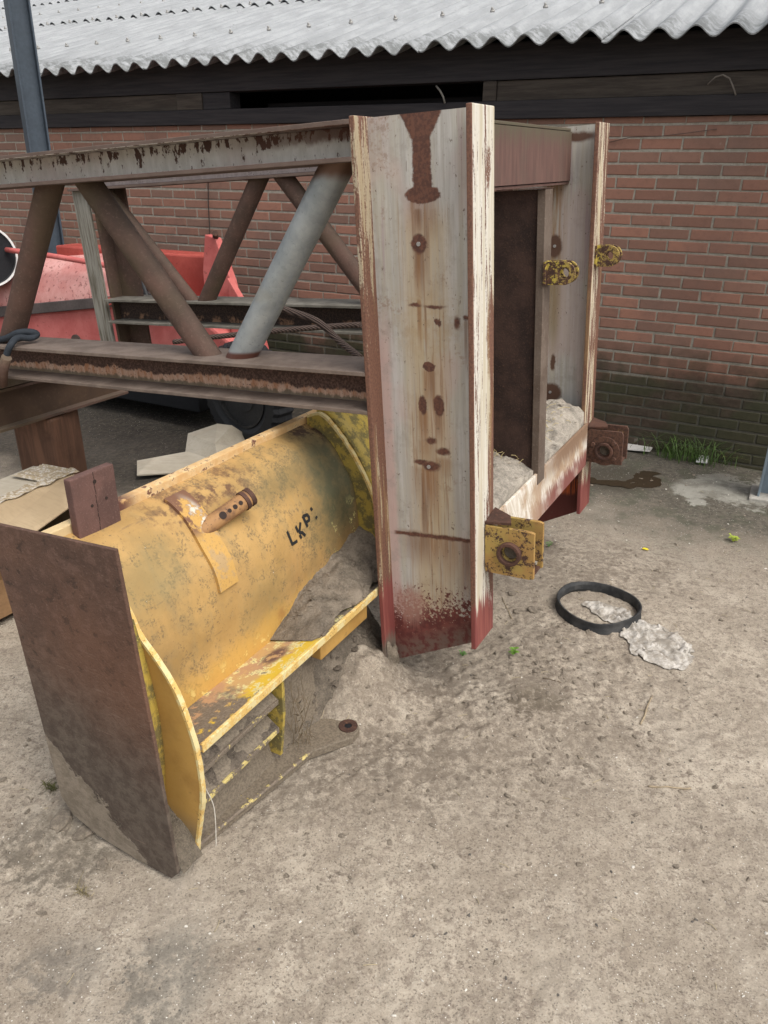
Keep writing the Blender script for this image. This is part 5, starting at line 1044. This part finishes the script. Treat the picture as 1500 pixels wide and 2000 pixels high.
blades('grass_tuft', Wl((GG(1345, 893)-W0).dot(WD), -.09, 0), 190, .21, .12, M_GRASS, 'green tuft of long grass growing at the foot of the brick wall', 'grass', .8, .004)
blades('grass_sprig', GG(1420, 905), 34, .15, .06, m_plain('yellow_grass', (.24, .22, .05), .6, .3, 20), 'thin yellowing grass sprig by the wall beside the white tile', 'grass', 1.0, .003)
blades('grass_sprig', GG(160, 1745), 22, .035, .012, m_plain('dry_sprig', (.17, .14, .07), .7, .3, 20), 'small dry grass sprig on the sand below the rusty end plate', 'grass', 1.0, .002)
blades('moss_sprig', GG(102, 1540), 70, .028, .018, m_plain('moss_sprig_m', (.085, .085, .03), .8, .4, 20), 'little mossy sprig left of the rusty end plate', 'moss', 1.0, .002)
def weed(x, y, r, n, mat, label):
    p = GG(x, y); e = empty('weed', p, label=label, cat='weed'); lv = MB(); stm = MB()
    for i in range(n):
        th = i*2.4+random.random()*.5; h = r*random.uniform(.3, 1.5); o_ = Vector((math.cos(th), math.sin(th), 0))*r*random.uniform(.25, .8); c = o_+Vector((0, 0, h)); d = o_.normalized()*r*.55+Vector((0, 0, r*.15)); s_ = Vector((-d.y, d.x, 0)).normalized()*r*.28
        stm.tube([(0, 0, 0), c*.6+Vector((0, 0, .1*h)), c], .0009, 5, False); lv.addm([c, c+d*.35+s_, c+d*.75+s_*.8, c+d*1.1, c+d*.75-s_*.8, c+d*.35-s_, c+d*.5+Vector((0, 0, r*.12))], [(0, 1, 6), (1, 2, 6), (2, 3, 6), (3, 4, 6), (4, 5, 6), (5, 0, 6)], True)
    lv.build('leaf_cluster', mat, e); stm.build('stem', mat, e)
weed(1432, 1058, .022, 22, m_plain('lime_leaf', (.36, .44, .06), .5, .2, 30), 'lime green weed standing alone on the ground right of the brown bracket')
weed(1003, 1276, .016, 16, M_LEAF, 'bright green seedling on the sand right of the front upright foot'); weed(903, 1283, .013, 9, M_LEAF2, 'faint green seedling directly under the front upright')
weed(1072, 1068, .015, 10, M_LEAF2, 'tiny green sprout beside the yellow hinge bracket'); 
# fallen leaf, tile, strip, sticks
p = GG(1260, 1074, .004); s_ = .016; tag(MB().addm([p+Vector((-s_, 0, .002)), p+Vector((-s_*.4, .008, .006)), p+Vector((s_*.6, .009, .003)), p+Vector((s_*1.1, -.002, 0)), p+Vector((s_*.4, -.010, .001)), p+Vector((-s_*.5, -.006, .004))], [(0, 1, 2, 3, 4, 5)]).build('fallen_leaf', m_plain('yellow_leaf', (.62, .50, .03), .5, .1)), 'single bright yellow fallen leaf on the sand', 'leaf')
p = GG(1142, 988, .004); tag(MB().addm([p+Vector((-.012, 0, .002)), p+Vector((0, .010, .006)), p+Vector((.013, .003, .003)), p+Vector((.002, -.010, .001))], [(0, 1, 2, 3)]).build('fallen_leaf', m_plain('orange_leaf', (.48, .25, .10), .6, .1)), 'small orange brown leaf at the foot of the rear upright', 'leaf')
M_TILE = m_plain('white_tile', (.66, .66, .64), .4, .08)
qd = [GG(1358, 908), GG(1380, 911), GG(1384, 896), GG(1361, 894)]; c_ = sum(qd, Vector())/4
tag(MB().extr([Vector((q_.x, q_.y, .012)) for q_ in qd], Vector((0, 0, .009))).build('white_tile', M_TILE, None, .001), 'square white tile lying by the grass at the wall foot', 'tile')
qd = [GG(1222, 883), GG(1268, 888), GG(1274, 881), GG(1226, 874)]
tag(MB().extr([Vector((q_.x, q_.y, .012)) for q_ in qd], Vector((0, 0, .010))).build('white_strip', m_plain('white_strip_m', (.58, .56, .52), .5, .1), None, .001), 'narrow white plastic strip on the ground left of the grass tuft', 'strip')
def stick(x1, y1, x2, y2, r, label, col=(.30, .24, .16)):
    a, b = GG(x1, y1, .004), GG(x2, y2, .004); n = 7; pp = [a.lerp(b, i/n)+Vector((random.uniform(-1, 1), random.uniform(-1, 1), 0))*r*.6 for i in range(n+1)]
    pp = [Vector((q_.x, q_.y, hz(q_)+r*.8)) for q_ in pp]
    tag(MB().tube(pp, [r*(.6+.5*random.random()) for _ in pp], 7).build('stick', m_plain('stick_mat', col, .9, .3, 40)), label, 'stick', 'dry sticks on the sand')
stick(1273, 1358, 1252, 1415, .0035, 'pale upright lying stick on the sand below the rag'); stick(1266, 1538, 1350, 1541, .003, 'long pale stick on the sand near the right edge'); stick(980, 1168, 1000, 1210, .002, 'thin bent twig among clods right of the front upright')
stick(1095, 1333, 1060, 1322, .0018, 'short dark twig on the sand below the rubber band', (.12, .09, .06))
def clod(x, y, r, label, flat=.5, mat=M_CLOD):
    p = GG(x, y); ico = bmesh.new(); bmesh.ops.create_icosphere(ico, subdivisions=3, radius=1)
    for v in ico.verts:
        nse = 1+.45*(float(fbm(np.array([v.co.x*1.3+x]), np.array([v.co.y*1.3+v.co.z+y]), 1.6, 3, 7)[0])-.5)*2; v.co *= nse
        v.co.x *= r*1.25; v.co.y *= r*.9; v.co.z *= r*flat
        v.co.z = min(v.co.z, r*flat*.75)
    me = bpy.data.meshes.new('dirt_clod'); ico.to_mesh(me); ico.free(); me.materials.append(mat); o = bpy.data.objects.new('dirt_clod', me); COL.objects.link(o); o.location = p+Vector((0, 0, r*flat*.25)); o.rotation_euler = (0, 0, random.random()*3); tag(o, label, 'clod', 'larger dirt clods and stones')
for a in ((122, 1605, .030, 'largest grey clod left of the muddy end plate corner'), (165, 1628, .022, 'flat clod touching the muddy end plate foot'), (200, 1690, .016, 'pale clod below the muddy end plate'), (60, 1668, .010, 'small dark stone left of the clod heap'), (1040, 1192, .020, 'flat angular clod left of the rubber band'),
          (1012, 1195, .017, 'rounded clod between the upright foot and the rubber band'), (1075, 1240, .019, 'flat stone just below the rubber band'), (1148, 1237, .010, 'pale small stone touching the front of the rubber band'), (1285, 1115, .015, 'flat tan stone on the sand above the rag', ), (1082, 1063, .014, 'clod beside the yellow hinge bracket'),
          (1000, 1160, .016, 'dark clod close behind the front upright'), (1097, 1073, .009, 'pale stone right of the yellow hinge bracket'), (1005, 1360, .012, 'lone clod in the dark dirt patch'), (1240, 1110, .006, 'small dark pebble left of the flat tan stone')):
    clod(*a)
def lit():
    x, y = random.uniform(-1.1, 2.0), random.uniform(1.0, 3.9); th = random.random()*6.28; L = random.uniform(.006, .035); d = Vector((math.cos(th), math.sin(th), 0))*L; p = Vector((x, y, 0)); q_ = p+d
    return [Vector((p.x, p.y, hz(p)+.002)), Vector(((p.x+q_.x)/2+L*.1, (p.y+q_.y)/2, hz((p+q_)/2)+.004)), Vector((q_.x, q_.y, hz(q_)+.002))]
straw('straw_litter', lit, 170, 'short bits of pale straw scattered over the yard', (.36, .30, .19), .0009)
for i_, (c1, c2) in enumerate((((-2.95, -.93, .98), (-2.5, -1.0, .78)), ((-2.85, -.93, .99), (-2.42, -1.02, .70)))):
    a_, b_ = q3(*c1), q3(*c2); MB().tube(spline([a_, a_.lerp(b_, .35)+Vector((0, -.08, .06)), a_.lerp(b_, .7)+Vector((0, -.10, -.05)), b_], 8), .013, 10).build('hydraulic_hose', M_BLK, red)
# puddle of brown water beside the rear bracket
pc0 = G(1195, 922); pd = []
for i in range(60):
    th = i/60*6.283; rr = 1+.5*(float(fbm(np.array([math.cos(th)*1.5+9]), np.array([math.sin(th)*1.5]), 1.6, 3, 5)[0])-.5)*2; pd.append(pc0+Vector((math.cos(th)*.27*rr, math.sin(th)*.20*rr, 0)))
zc = -.010
g = Mt('muddy_water', .08); M_PUD = g.fin((.042, .030, .019), .12); 
m = MB(); m.addm([Vector((q_.x, q_.y, zc)) for q_ in pd], [tuple(range(len(pd)))]); tag(m.build('puddle', M_PUD), kind='structure')
